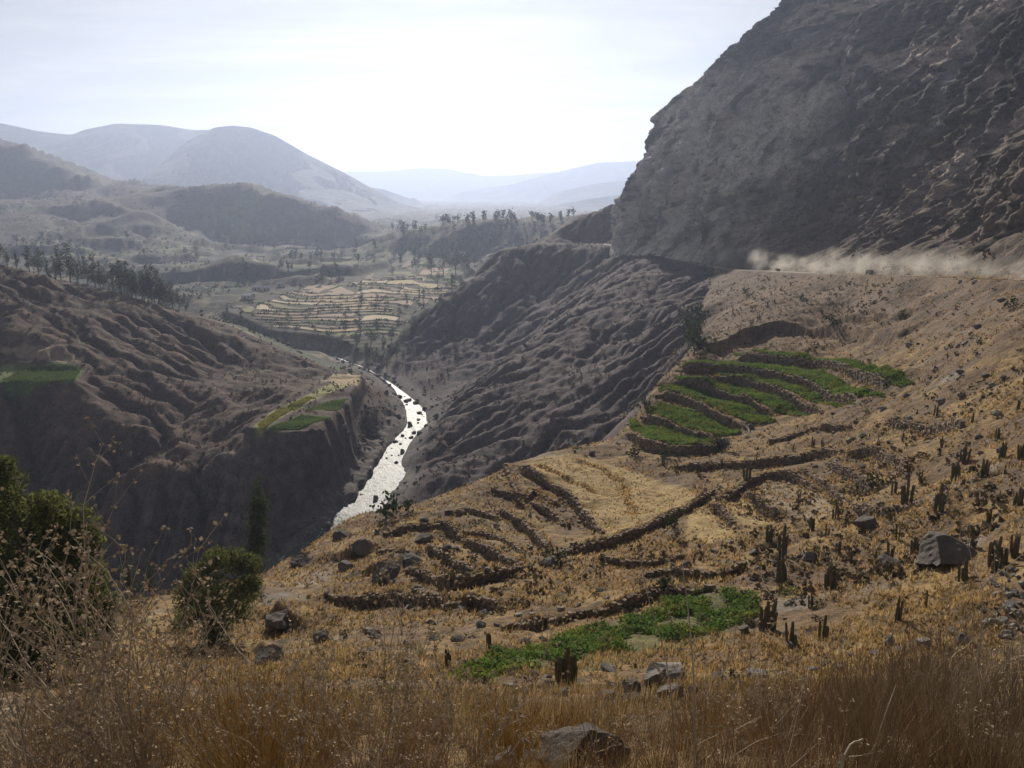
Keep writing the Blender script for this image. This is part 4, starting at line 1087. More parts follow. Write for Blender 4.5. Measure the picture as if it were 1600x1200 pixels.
# ------------------------------------------------------------------ valley field plots, each on its own tread
zone = fieldzone.astype(float)
nplots = 0
hedge_pts = []
yy = np.linspace(480, 1240, 1600)
for r in range(-131, -92):
    x0 = -330.0 + rnd.uniform(0, 30)
    while x0 < 60:
        wdt = rnd.uniform(14, 52) * (1.0 if r % 3 else 1.4)
        xs = np.linspace(x0 + 0.9, x0 + wdt - 0.9, 6)
        x0 += wdt
        lo_, hi_ = [], []
        sh = rnd.uniform(0.0, 0.10)
        half = rnd.random()
        flo, fhi = (0.02 + sh, 0.80) if half < 0.75 else (0.05, 0.6)
        ok = True
        for xv in xs:
            pl = plane_at(np.full(1600, xv), yy) / TS
            m_ = (pl >= r + flo) & (pl <= r + fhi)
            if m_.sum() < 2: ok = False; break
            ya, yb = yy[m_][0], yy[m_][-1]
            if sample(zone, xv, (ya + yb) / 2) < 0.9: ok = False; break
            lo_.append(ya); hi_.append(yb)
        if not ok or nplots >= 290: continue
        lo_ = np.array(lo_); hi_ = np.array(hi_)
        X = np.stack([xs] * 4); Yv = np.stack([lo_ + (hi_ - lo_) * t for t in (0, 0.33, 0.66, 1)])
        Z = np.minimum(hz(X, Yv) + 0.25, np.median(hz(X, Yv)) + 0.6)
        me_key = rnd.choices(['straw', 'tan', 'olive', 'green', 'brown', 'pale'], [5, 5, 3.5, 2, 5, 2.5])[0]
        mesh_from('field_plot', np.stack([X, Yv, Z], -1).reshape(-1, 3), grid_faces(4, 6), M['plot'][me_key], parent=GROUND['valley_floor'])
        nplots += 1
        for xv, ya in zip(np.linspace(xs[0], xs[-1], 9), np.interp(np.linspace(xs[0], xs[-1], 9), xs, lo_)):
            if rnd.random() < 0.65: hedge_pts.append((xv + rnd.uniform(-2, 2), ya - rnd.uniform(0.5, 2.5)))
print('NPLOTS', nplots, time.time() - T0)
M['leaf_dark'] = smat('dark_foliage', (0.030, 0.040, 0.018), (0.062, 0.072, 0.030), 0.6, 0.85, 0.25, attr=True)
M['leaf_euc'] = smat('eucalyptus_foliage', (0.040, 0.055, 0.030), (0.075, 0.090, 0.045), 0.6, 0.75, 0.30, attr=True)
M['leaf_near'] = smat('near_foliage', (0.085, 0.098, 0.030), (0.17, 0.175, 0.058), 0.5, 0.7, 0.45, attr=True)
M['scrub'] = smat('dry_scrub', (0.070, 0.055, 0.035), (0.13, 0.10, 0.062), 0.8, 0.95, 0.2, attr=True)
hp = np.array(hedge_pts); cen = np.repeat(np.stack([hp[:, 0], hp[:, 1], hz(hp[:, 0], hp[:, 1])], 1), 14, axis=0)
cen += rng.normal(0, 1, cen.shape) * np.array([1.3, 0.6, 0.4]); cen[:, 2] += 0.7
V, Fc = leaf_quads(cen, rng.uniform(0.7, 1.5, len(cen)), 0.8)
o = mesh_from('hedge_row', V, Fc, M['leaf_dark']); set_col(o.data, np.repeat(rng.uniform(0.6, 1.3, (len(cen), 1)) * np.ones((1, 3)), 4, axis=0))
tag(o, 'low dark hedges along the edges of the valley field plots', 'hedges', kind='stuff')
# ------------------------------------------------------------------ boulders and rocks
M['boulder'] = smat('grey_boulder', (0.14, 0.125, 0.11), (0.30, 0.275, 0.245), 1.2, 0.95, bump=0.8, bdist=0.12)
M['darkrock'] = smat('dark_rock', (0.095, 0.082, 0.072), (0.19, 0.165, 0.145), 1.0, 0.95, bump=0.8, bdist=0.12)
import bmesh
def rock_mesh(name, mat, seed, sub=3, flat=0.75):
    bm = bmesh.new(); bmesh.ops.create_icosphere(bm, subdivisions=sub, radius=0.5)
    v = np.array([x.co[:] for x in bm.verts]); r_ = np.random.default_rng(seed)
    for _ in range(15):                                     # broken faces: cut the ball by planes
        nrm = r_.normal(size=3); nrm /= np.linalg.norm(nrm); d = r_.uniform(0.20, 0.36)
        t = v @ nrm - d; v = v - np.clip(t, 0, None)[:, None] * nrm
    v = v * (1 + 0.05 * fbm(v[:, 0] * 11 + seed, v[:, 1] * 11 + v[:, 2] * 9, 3, seed + 5, 0.7))[:, None]
    v = v * (1 + 0.10 * fbm(v[:, 0] * 4 + seed, v[:, 1] * 4 + v[:, 2] * 3, 3, seed))[:, None]
    v[:, 2] *= flat; v *= 1.0 / (v[:, 0].max() - v[:, 0].min())
    f = np.array([[x.index for x in p.verts] for p in bm.faces]); bm.free()
    return mesh_from(name, v, f, mat, link=False)
rocks_g = [rock_mesh('boulder', M['boulder'], 600 + i, 4, rnd.uniform(0.6, 0.9)) for i in range(7)]
rocks_d = [rock_mesh('boulder', M['darkrock'], 640 + i, 4, rnd.uniform(0.6, 0.95)) for i in range(6)]
rocks_s = [rock_mesh('rock', M['boulder'], 670 + i, 2, rnd.uniform(0.55, 0.85)) for i in range(5)] + [rock_mesh('rock', M['darkrock'], 690 + i, 2, 0.7) for i in range(4)]
BOULD = [(1475, 872, 88, 1), (1388, 886, 46, 1), (1350, 826, 50, 1), (1020, 1070, 46, 0), (1052, 1066, 60, 0), (988, 1082, 30, 1), (962, 1080, 30, 0), (948, 1094, 34, 1), (985, 1102, 46, 1),
         (1042, 1092, 46, 0), (1082, 1084, 26, 1), (1126, 1066, 30, 1), (1152, 1077, 30, 1), (1186, 1064, 36, 0), (1222, 1096, 20, 0), (795, 1080, 30, 0), (826, 1084, 20, 0), (882, 1087, 20, 0),
         (1132, 694, 20, 0), (1470, 628, 14, 0), (1162, 988, 28, 1), (1239, 1012, 20, 1), (1266, 874, 26, 1), (1345, 1088, 22, 1), (1506, 1003, 30, 1), (1330, 1026, 12, 0), (1415, 988, 12, 0),
         (1310, 1047, 14, 0), (1490, 988, 20, 0), (442, 975, 50, 1), (502, 1003, 34, 1), (424, 1032, 50, 1), (602, 908, 52, 1), (642, 884, 44, 1), (562, 862, 34, 1), (660, 846, 26, 1), (530, 840, 30, 1),
         (470, 880, 34, 1), (545, 890, 30, 1), (860, 884, 30, 1), (1180, 905, 18, 1), (1330, 690, 14, 0), (1420, 655, 12, 0), (1380, 640, 12, 1), (1560, 650, 16, 0), (1500, 620, 14, 0), (1420, 540, 10, 0)]
bl = []
for i, (px, py, wpx, dk) in enumerate(BOULD):
    g = ground(px, py, ymin=12); s = wpx * (g[1] * CP - g[2] * SP) / F
    o = put('boulder', (rocks_d if dk else rocks_g)[i % 6], None, (g[0], g[1], g[2] + 0.18 * s), rnd.uniform(0, 6.28), (s, s * rnd.uniform(0.8, 1.1), s * rnd.uniform(0.85, 1.1)))
    (bl.append(o))
MARKS = [(1030, 1075, 'in the grey boulder pile'), (1170, 1070, 'below the right end of the green scrub'), (1460, 870, 'beside the large dark boulder on the cactus slope'),
         (1500, 1000, 'above the brown bushes at the lower right'), (820, 1082, 'along the lower edge of the green scrub'), (470, 1000, 'on the straw slope behind the weeds'),
         (600, 880, 'on the rim above the river gorge'), (1150, 700, 'at the foot of the green terraces'), (1450, 630, 'on the stony slope right of the green terraces'), (1290, 870, 'among the cacti right of the straw plots')]
label_row([o for o in bl], 'rough angular boulder', 'boulder', 'boulders on the near slope', MARKS)
# smaller rocks strewn over the slope
rk = []
x, y = scatter(900, 24, 230, -0.2, 0.64); k = keep_bench(x, y) & ~inside(x, y, GREENP + GOLD + SCRUBP) & (fbm(x / 18, y / 18, 2, 531) > 0.05)
for i, (xa, ya) in enumerate(list(zip(x[k], y[k]))[:170]):
    s = rnd.uniform(0.25, 0.8) * (1 + ya / 160)
    rk.append(put('rock', rocks_s[i % 9], None, (xa, ya, float(hz(xa, ya)) + 0.12 * s), rnd.uniform(0, 6.28), s))
for i in range(70):                                        # rubble streak at the right edge
    px, py = rnd.gauss(1585, 22), rnd.uniform(890, 1000)
    g = ground(px, py, ymin=12); s = rnd.uniform(0.25, 0.75)
    rk.append(put('rock', rocks_s[i % 5], None, (g[0], g[1], g[2] + 0.1 * s), rnd.uniform(0, 6.28), s))
MR = MARKS + [(1585, 940, 'in the rubble streak at the right edge'), (1300, 760, 'below the long crossing wall'), (1200, 1000, 'on open straw right of the green scrub'), (950, 900, 'below the golden stubble field'), (1400, 930, 'between the cactus clumps on the right'), (1560, 760, 'on the upper right slope')]
label_row(rk, 'small loose stone', 'stone', 'stones strewn over the near slope', MR)

# river boulders
rv = []
rb_me = [rock_mesh('river_boulder', M['darkrock'], 720 + i, 2, 0.7) for i in range(5)]
rl_ = smooth_line(np.array(RIV), 6); vis = [p for p in rl_ if 240 < p[1] < 560]
for i in range(190):
    p = vis[rnd.randrange(len(vis))]; t = rnd.random()
    w = np.interp(p[1], [240, 300, 345, 370, 460, 560], [11, 14, 10, 11, 10, 6])
    off = rnd.gauss(0, 0.36) * w if t < 0.6 else (rnd.choice([-1, -1, 1]) * w * rnd.uniform(0.5, 1.3))
    if p[1] < 330 and abs(off) < w * 0.42 and rnd.random() < 0.75: continue
    xa, ya = p[0] + off, p[1] + rnd.uniform(-6, 6); s = rnd.choice([0.7, 0.9, 1.2, 1.6, 2.2, 2.8]) * rnd.uniform(0.8, 1.2)
    zg = max(float(hz(xa, ya)), p[2] - 0.15)
    rv.append(put('river_boulder', rb_me[i % 5], None, (xa, ya, zg + 0.15 * s), rnd.uniform(0, 6.28), s))
label_row(rv, 'dark river boulder', 'boulder', 'boulders in and along the river',
          [(575, 790, 'in the near bright pool'), (600, 730, 'in the middle rapids'), (640, 680, 'at the river bend'), (650, 640, 'in the upper rapids'), (610, 600, 'where the river leaves the gorge'), (560, 570, 'in the far glinting reach')])
# boulder bank on the left of the river
bk = []
for i in range(120):
    px, py = rnd.uniform(535, 640), rnd.uniform(625, 745)
    if px > 640 - (py - 625) * 0.75 or px < 525 + (py - 625) * 0.22: continue
    g = ground(px, py, ymin=200); s = rnd.uniform(0.7, 2.4)
    if g[2] < ZR + 0.3: continue
    bk.append(put('river_boulder', (rb_me + rocks_g)[i % 12], None, (g[0], g[1], g[2] + 0.15 * s), rnd.uniform(0, 6.28), s))
label_row(bk, 'rubble bank boulder', 'boulder', 'boulders of the rubble bank', [(570, 660, 'below the green bench fields'), (600, 640, 'beside the upper rapids'), (570, 710, 'at the foot of the cut bank')])
print('rocks', time.time() - T0)

# ------------------------------------------------------------------ cacti
M['cactus'] = smat('cactus_skin', (0.085, 0.088, 0.050), (0.16, 0.145, 0.09), 5.0, 0.8, bump=0.5, bdist=0.03)
M['cactus_brown'] = smat('cactus_dry', (0.12, 0.09, 0.06), (0.20, 0.15, 0.10), 5.0, 0.9, bump=0.5, bdist=0.03)
def cactus_stem(seed, mat):
    r_ = random.Random(seed); k = 12; rings = 9
    an = np.linspace(0, 2 * math.pi, k, endpoint=False); rib = np.where(np.arange(k) % 2 == 0, 1.0, 0.72)
    lx, ly = r_.uniform(-0.05, 0.05), r_.uniform(-0.05, 0.05); V = []
    for j in range(rings):
        t = j / (rings - 1); t = (0, 0.12, 0.3, 0.5, 0.7, 0.85, 0.94, 0.985, 1.0)[j]; rad = 0.052 * (0.7, 0.9, 1.0, 1.05, 1.0, 0.98, 0.85, 0.55, 0.2)[j]
        cx, cy = lx * t * t, ly * t * t
        V += [(cx + rad * rb_ * math.cos(a), cy + rad * rb_ * math.sin(a), t) for a, rb_ in zip(an, rib)]
    Fc = []
    for j in range(rings - 1):
        for i in range(k): Fc.append((j * k + i, j * k + (i + 1) % k, (j + 1) * k + (i + 1) % k, (j + 1) * k + i))
    b = (rings - 1) * k
    for i in range(0, k // 2 - 1): Fc.append((b + i, b + i + 1, b + k - 2 - i, b + k - 1 - i))
    return mesh_from('stem', V, Fc, mat, link=False)
stems = [cactus_stem(i, M['cactus'] if i % 3 else M['cactus_brown']) for i in range(9)]
CACTI = [(1468, 799, 45, 5), (1416, 791, 45, 4), (1202, 846, 26, 5), (1219, 911, 38, 9), (1223, 872, 52, 3), (1299, 919, 36, 12), (1266, 831, 24, 6), (1305, 810, 26, 5), (1399, 971, 42, 3), (1198, 984, 46, 11), (1286, 998, 40, 4),
         (1237, 1010, 42, 4), (1267, 949, 22, 4), (1387, 878, 32, 9), (1429, 866, 28, 6), (1556, 886, 50, 11), (1504, 907, 36, 7), (1588, 868, 36, 8), (1519, 856, 24, 5), (1447, 952, 32, 2), (1363, 1087, 36, 8), (1447, 1052, 36, 7),
         (1290, 840, 22, 3), (1400, 845, 28, 2), (1309, 867, 22, 5), (1166, 748, 28, 6), (1181, 724, 18, 2), (1463, 650, 20, 5), (1269, 699, 17, 4), (1285, 699, 16, 3), (1506, 722, 28, 7), (1564, 718, 28, 7), (1493, 751, 30, 5), (1535, 745, 28, 7),
         (1439, 753, 20, 5), (1397, 773, 22, 4), (1569, 741, 15, 4), (1595, 717, 24, 5), (1558, 686, 18, 4), (885, 1066, 58, 12), (763, 1010, 24, 7), (697, 1041, 30, 9), (1126, 732, 15, 5), (1036, 726, 16, 4),
         (1130, 905, 20, 4), (1340, 770, 18, 5), (1470, 700, 18, 4), (1370, 700, 16, 4), (1590, 790, 30, 6), (1545, 820, 26, 5), (1330, 880, 20, 4), (1160, 860, 16, 3), (1085, 880, 16, 3), (1250, 780, 16, 4), (1520, 660, 16, 4), (1410, 690, 15, 4), (1590, 640, 16, 4), (1240, 705, 13, 3), (1480, 560, 10, 3), (1340, 480, 9, 3), (1260, 475, 9, 3), (1200, 480, 10, 3), (1145, 490, 9, 3)]
ct = []
for i, (px, py, hpx, ns_) in enumerate(CACTI):
    g = ground(px, py, ymin=14); Hc = hpx * (g[1] * CP - g[2] * SP) / F * 1.08
    e = bpy.data.objects.new('columnar_cactus', None); col.objects.link(e); e.location = (g[0], g[1], g[2] - 0.05); e.empty_display_size = 0.3
    for j in range(ns_):
        a_ = rnd.uniform(0, 6.28); rr = 0.0 if j == 0 else rnd.uniform(0.08, 0.13) * Hc * (1 + 0.08 * ns_)
        hh = Hc * (1.0 if j == 0 else rnd.uniform(0.45, 1.0)); th = rnd.uniform(0.85, 1.25) * Hc * (1.0 if ns_ > 3 else 0.8)
        c = put('stem', stems[(i + j * 2) % 9], e, (rr * math.cos(a_), rr * math.sin(a_), 0), rnd.uniform(0, 6.28), (th, th, hh))
        c.rotation_euler = (rnd.uniform(-0.05, 0.05) - math.sin(a_) * 0.06 * (j > 0), math.cos(a_) * 0.06 * (j > 0), rnd.uniform(0, 6.28))
    ct.append(e)
label_row(ct, 'dark columnar cactus clump', 'cactus', 'columnar cacti on the near slope',
          [(890, 1060, 'standing in front of the green scrub'), (730, 1025, 'at the left end of the green scrub'), (1210, 990, 'by the right end of the green scrub'), (1210, 880, 'between green scrub and straw plots'), (1300, 830, 'right of the straw plots'),
           (1420, 860, 'around the large dark boulder'), (1560, 890, 'at the right edge above the rubble streak'), (1400, 1070, 'rising from the brown foreground bushes'), (1450, 770, 'on the slope right of the broken walls'), (1550, 730, 'on the upper right cactus slope'),
           (1280, 700, 'above the long crossing wall'), (1100, 730, 'beside the golden stubble field'), (1470, 650, 'right of the green terraces'), (1290, 480, 'below the dusty road'), (1400, 965, 'on open straw above the foreground bushes')])

# ------------------------------------------------------------------ shrubs
def bush_mesh(name, mat, seed, nl=70, lsz=0.22, twig=False):
    global rng
    keep_ = rng; rng = np.random.default_rng(seed)
    k = rng.integers(4, 7); cc_ = np.stack([rng.uniform(-0.3, 0.3, k), rng.uniform(-0.3, 0.3, k), rng.uniform(0.2, 0.6, k)], 1)
    p = cc_[rng.integers(0, k, nl)] + rng.normal(0, 0.16, (nl, 3)); p[:, 2] = np.clip(p[:, 2], 0.02, 1)
    V, Fc = leaf_quads(p, rng.uniform(0.6, 1.3, nl) * lsz, 0.55)
    me = mesh_from(name, V, Fc, mat, link=False)
    tone = rng.uniform(0.6, 1.4, (nl, 1)) * (0.75 + 0.5 * rng.random((1, 3)) * 0.2 + 0.2)
    set_col(me, np.repeat(tone * np.ones((1, 3)), 4, axis=0)); rng = keep_
    return me
bush_b = [bush_mesh('shrub', M['scrub'], 800 + i, 90, 0.20) for i in range(4)]
bush_g = [bush_mesh('shrub', M['leaf_dark'], 820 + i, 100, 0.20) for i in range(3)]
bush_n = [bush_mesh('shrub', M['leaf_near'], 830 + i, 120, 0.16) for i in range(2)]
sh = []
SHR = [(1395, 428, 16, 1), (1085, 545, 44, 1), (1078, 520, 36, 1), (1092, 500, 30, 1), (612, 808, 44, 1), (640, 800, 26, 1), (1365, 760, 26, 1), (945, 1010, 24, 2), (975, 990, 20, 2), (1230, 935, 24, 2), (1120, 700, 24, 1), (1010, 640, 20, 1), (1040, 715, 18, 1), (990, 712, 20, 1),
       (1490, 415, 16, 1), (1580, 480, 20, 1), (1530, 540, 14, 1), (1250, 470, 12, 1), (1300, 510, 22, 1), (1410, 500, 18, 1), (1165, 460, 12, 1), (870, 880, 30, 1), (1050, 825, 24, 1), (1195, 800, 26, 0), (1210, 815, 22, 0), (1180, 785, 22, 0), (780, 960, 20, 0), (1090, 930, 16, 2), (1000, 920, 16, 0),
       (1040, 925, 30, 1), (655, 900, 20, 0), (540, 1000, 20, 0)]
for i, (px, py, hpx, t) in enumerate(SHR):
    g = ground(px, py, ymin=14); s = hpx * (g[1] * CP - g[2] * SP) / F
    sh.append(put('shrub', (bush_b, bush_g, bush_n)[t][i % (4, 3, 2)[t]], None, g, rnd.uniform(0, 6.28), s * 1.15))
x, y = scatter(2600, 22, 470, -0.45, 0.64); k = keep_bench(x, y) & ~inside(x, y, GREENP + GOLD + SCRUBP) & (rng.random(len(x)) < 0.5 + 0.5 * fbm(x / 22, y / 22, 3, 541)) & (sample(rd, x, y) > 5)
xs_, ys_ = x[k], y[k]
for i, (xa, ya) in enumerate(list(zip(xs_, ys_))[:230]):
    s = rnd.uniform(0.3, 0.8) * (1 + ya / 260)
    sh.append(put('shrub', bush_b[i % 4] if rnd.random() < 0.66 else (bush_g[i % 3] if rnd.random() < 0.7 else bush_n[i % 2]), None, (xa, ya, float(hz(xa, ya)) - 0.05), rnd.uniform(0, 6.28), (s * 1.25, s * 1.25, s * 0.85)))
label_row(sh, 'low dry shrub', 'shrub', 'shrubs on the near slope', MR + [(1085, 520, 'at the cliff edge left of the dark bank'), (1300, 480, 'on the slope below the dusty road'), (1550, 500, 'on the right slope under the road'), (700, 900, 'on the lower curved terraces'), (450, 930, 'near the leafy tree by the gorge'), (1500, 560, 'above the stony slope'), (1150, 840, 'around the straw plots')])
# far scrub: countless bushes on the slopes
def far_scrub(name, label, n_, cond, ymin, ymax, smin, smax, amin=-0.7, amax=0.6, lpb=7, mat='scrub', dens_=None):
    x, y = scatter(n_, ymin, ymax, amin, amax); k = sample(cond.astype(float), x, y) > 0.7
    if dens_ is not None: k &= dens_(x, y)
    x, y = x[k], y[k]; s = rng.uniform(smin, smax, len(x))
    cen = np.repeat(np.stack([x, y, hz(x, y) + 0.3 * s], 1), lpb, axis=0) + rng.normal(0, 0.33, (len(x) * lpb, 3)) * np.repeat(s, lpb)[:, None]
    V, Fc = leaf_quads(cen, np.repeat(s, lpb) * rng.uniform(0.5, 1.0, len(cen)), 0.7)
    o = mesh_from(name, V, Fc, M[mat]); set_col(o.data, np.repeat(np.repeat(rng.uniform(0.55, 1.4, (len(x), 1)), lpb, axis=0) * np.ones((1, 3)), 4, axis=0))
    tag(o, label, 'scrub', kind='stuff')
far_scrub('spur_scrub', 'sparse scrub over the eroded left spur', 9000, is_left & (vd > 12), 200, 470, 0.5, 1.6, dens_=lambda x, y: fbm(x / 30, y / 30, 3, 551) > -0.1)
far_scrub('gorge_scrub', 'sparse scrub on the gorge side under the cliff', 8000, is_near & ~bench & (vd > 12), 200, 740, 0.5, 1.8, -0.3, 0.5, dens_=lambda x, y: fbm(x / 30, y / 30, 3, 553) > -0.2)
far_scrub('slope_scrub', 'fine dark scrub between road and terraces', 15000, bench & (rd > 6), 60, 480, 0.3, 0.95, -0.1, 0.66, dens_=lambda x, y: ~inside(x, y, GREENP + GOLD + SCRUBP) & (((fbm(x / 25, y / 25, 3, 555) > -0.2) & (rng.random(len(x)) < 0.22)) | (y > 0.55 * x + 170)))
far_scrub('valley_scrub', 'dark thickets over the hazy valley floor', 16000, is_val & (vd > 9) & ~fieldzone, 480, 3200, 1.2, 3.6, -0.7, 0.25, mat='leaf_dark', lpb=6, dens_=lambda x, y: fbm(x / 90, y / 130, 4, 557) > 0.02)
# bushes on the mountain
msel = rng.integers(0, NZ * NT, 5200); mi, mj = msel // NT, msel % NT
k = (fbm(TT[mi, mj] / 30, ZZ[mi, mj] / 30, 3, 561) > -0.15) & (ZZ[mi, mj] > 4) & ((WC[mi, mj] < 0.6) | (rng.random(len(mi)) < 0.25) | (ZZ[mi, mj] > 140))
mi, mj = mi[k], mj[k]; s = rng.uniform(0.6, 2.0, len(mi)); pc = np.stack([MX[mi, mj], MY[mi, mj], MZ[mi, mj]], 1)
cen = np.repeat(pc, 7, axis=0) + rng.normal(0, 0.35, (len(mi) * 7, 3)) * np.repeat(s, 7)[:, None]
V, Fc = leaf_quads(cen, np.repeat(s, 7) * rng.uniform(0.5, 1.0, len(cen)), 0.7)
o = mesh_from('mountain_scrub', V, Fc, M['scrub']); set_col(o.data, np.repeat(np.repeat(rng.uniform(0.5, 1.3, (len(mi), 1)), 7, axis=0) * np.ones((1, 3)), 4, axis=0))
tag(o, 'scattered scrub clinging to the rock mountain', 'scrub', kind='stuff')
print('shrubs', time.time() - T0)

# ------------------------------------------------------------------ trees
M['bark'] = smat('bark', (0.10, 0.08, 0.06), (0.22, 0.18, 0.14), 3.0, 0.95, bump=0.6)
def tree_parts(seed, H, clumps, nl, lsz, spread, leafmat, trunk_r, limbs=True, aspect=0.35):
    """clumps: (x, y, z, r) in tree units; returns (trunk mesh, crown mesh)"""
    global rng
    keep_ = rng; rng = np.random.default_rng(seed); r_ = random.Random(seed)
    tb = MB(); top = max(c[2] for c in clumps)
    tp = [(0, 0, -0.6)] + [(H * 0.012 * r_.uniform(-1, 1) * j, H * 0.012 * r_.uniform(-1, 1) * j, top * j / 6) for j in range(1, 7)]
    tb.add(tube(tp, [trunk_r * (1 - 0.14 * j) for j in range(7)], 6))
    if limbs:
        for c in clumps:
            z0 = max(0.15 * top, c[2] - 0.5 * math.hypot(c[0], c[1]) - c[3]); f = z0 / top * 6; j = min(5, int(f)); a_ = np.array(tp[j]) + (np.array(tp[j + 1]) - np.array(tp[j])) * (f - j)
            mid = (np.array(a_) + np.array(c[:3])) / 2 + np.array([0, 0, 0.06 * H * r_.uniform(-0.5, 0.5)])
            tb.add(tube([a_, mid, c[:3]], [trunk_r * 0.38, trunk_r * 0.24, trunk_r * 0.08], 4))
    tm = tb.mesh('trunk', M['bark'], True)
    vol = np.array([c[3] ** 2 for c in clumps]); pick = rng.choice(len(clumps), nl, p=vol / vol.sum())
    cl = np.array(clumps)[pick]; d = rng.normal(size=(nl, 3)); d /= np.linalg.norm(d, axis=1)[:, None]
    rr = rng.random(nl) ** 0.45 * 1.08
    pos = cl[:, :3] + d * (rr * cl[:, 3])[:, None] * np.array([1, 1, spread])
    pos += 0.12 * cl[:, 3:4] * np.stack([vnoise(pos[:, 0] * 3, pos[:, 2] * 3, 5), vnoise(pos[:, 1] * 3, pos[:, 2] * 3, 6), vnoise(pos[:, 0] * 3, pos[:, 1] * 3, 7)], 1)
    V, Fc = leaf_quads(pos, lsz * rng.uniform(0.6, 1.4, nl), aspect)
    cm = mesh_from('crown', V, Fc, leafmat, link=False)
    set_col(cm, np.repeat(rng.uniform(0.6, 1.4, (nl, 1)) * np.array([[1.0, 1.0, 0.95]]) , 4, axis=0))
    rng = keep_
    return tm, cm
def place_tree(name, parts, loc, rz, sc):
    e = bpy.data.objects.new(name, None); col.objects.link(e); e.location = loc; e.rotation_euler = (0, 0, rz); e.scale = (sc, sc, sc) if isinstance(sc, (int, float)) else sc
    put('trunk', parts[0], e); put('crown', parts[1], e)
    return e
def euc_clumps(seed, n_, wid, z0=0.3):
    r_ = random.Random(seed); out_ = []
    for k in range(n_):
        t = (k + 0.5) / n_; z = z0 + (0.95 - z0) * t; w = wid * (1.0 - 0.65 * max(0, t - 0.25)) ; a_ = r_.uniform(0, 6.28); q_ = r_.uniform(0.1, 0.9) * w
        out_.append((q_ * math.cos(a_), q_ * math.sin(a_), z + r_.uniform(-0.04, 0.04), w * r_.uniform(0.5, 0.85)))
    return out_
# trees are drawn one unit tall and scaled
EUC = [tree_parts(900 + i, 1.0, euc_clumps(900 + i, 11, 0.15 + 0.02 * (i % 3), 0.22), 620, 0.055, 1.25, M['leaf_euc'], 0.018) for i in range(5)]
ROUND = [tree_parts(920 + i, 1.0, euc_clumps(920 + i, 10, 0.30, 0.30), 620, 0.065, 0.9, M['leaf_euc'], 0.022) for i in range(3)]
POP = [tree_parts(930 + i, 1.0, euc_clumps(930 + i, 12, 0.11, 0.12), 520, 0.05, 1.5, M['leaf_dark'], 0.016) for i in range(2)]
gro = []
GROVE = [(5, 34), (18, 26), (32, 28), (50, 38), (64, 42), (78, 30), (98, 48), (112, 58), (124, 42), (139, 44), (150, 50), (163, 34), (177, 42), (189, 50), (200, 52), (211, 47), (221, 44), (231, 54), (240, 57), (249, 52), (258, 44), (267, 40), (277, 32), (287, 28), (170, 28), (158, 40), (-15, 32), (-40, 36), (205, 44), (225, 46), (236, 44), (246, 40), (195, 40), (255, 36), (90, 34)]
for i, (px, hpx) in enumerate(GROVE):
    Yt = float(np.interp(px, [-400, -100, 0, 180, 300], [432, 437, 442, 452, 465])) + rnd.uniform(-1, 16)
    a_ = (px - 800) / F * (CP + 0.12 * SP); x_, y_ = a_ * Yt, Yt; z_ = float(hz(x_, y_)); s = hpx * Yt / F * 1.12
    gro.append(place_tree('eucalyptus_tree', EUC[i % 5] if i % 4 else ROUND[i % 3], (x_, y_, z_), rnd.uniform(0, 6.28), s))
label_row(gro, 'tall dark eucalyptus', 'tree', 'eucalyptus grove on the left spur', [(20, 400, 'on the spur crest at the left edge'), (120, 420, 'on the spur crest in the ragged clump'), (230, 430, 'in the dense stand at the crest end')])
vt = []
VT = [(565, 475, 34, 2), (563, 522, 36, 2), (674, 428, 30, 1), (693, 430, 34, 1), (712, 428, 34, 1), (726, 424, 28, 1), (706, 458, 28, 1), (655, 467, 20, 2), (613, 432, 16, 1), (636, 476, 18, 2), (662, 470, 22, 2), (684, 448, 22, 1), (530, 445, 16, 2), (352, 512, 20, 0), (379, 522, 26, 0), (356, 492, 18, 0), (620, 560, 26, 1),
      (580, 540, 26, 1), (600, 552, 30, 0), (612, 535, 24, 1), (590, 520, 20, 1), (575, 560, 24, 1), (632, 540, 24, 0), (645, 515, 22, 1), (558, 540, 22, 1), (540, 520, 18, 1), (605, 580, 22, 1), (590, 572, 20, 1), (640, 560, 20, 1), (655, 530, 18, 1), (625, 500, 18, 1), (670, 505, 18, 1), (512, 530, 14, 1), (690, 478, 18, 1), (720, 450, 18, 1), (738, 436, 16, 1), (470, 455, 12, 1), (590, 470, 12, 1), (450, 500, 12, 1), (540, 500, 14, 1)]
for i, (px, py, hpx, t) in enumerate(VT):
    g = ground(px, py, ymin=490); s = hpx * (g[1] * CP - g[2] * SP) / F
    vt.append(place_tree('valley_tree', (EUC[i % 5], ROUND[i % 3], POP[i % 2])[t], g, rnd.uniform(0, 6.28), s * (1.0 if t != 1 else (1.15))))
label_row(vt, 'dark tree', 'tree', 'trees among the valley fields', [(700, 430, 'in the clump at the top of the valley fields'), (565, 500, 'in the middle of the valley fields'), (640, 470, 'on the right side of the valley fields'), (365, 510, 'beside the end of the left spur'), (600, 555, 'on the wooded river bank below the fields'), (480, 450, 'by the left edge of the valley fields')])
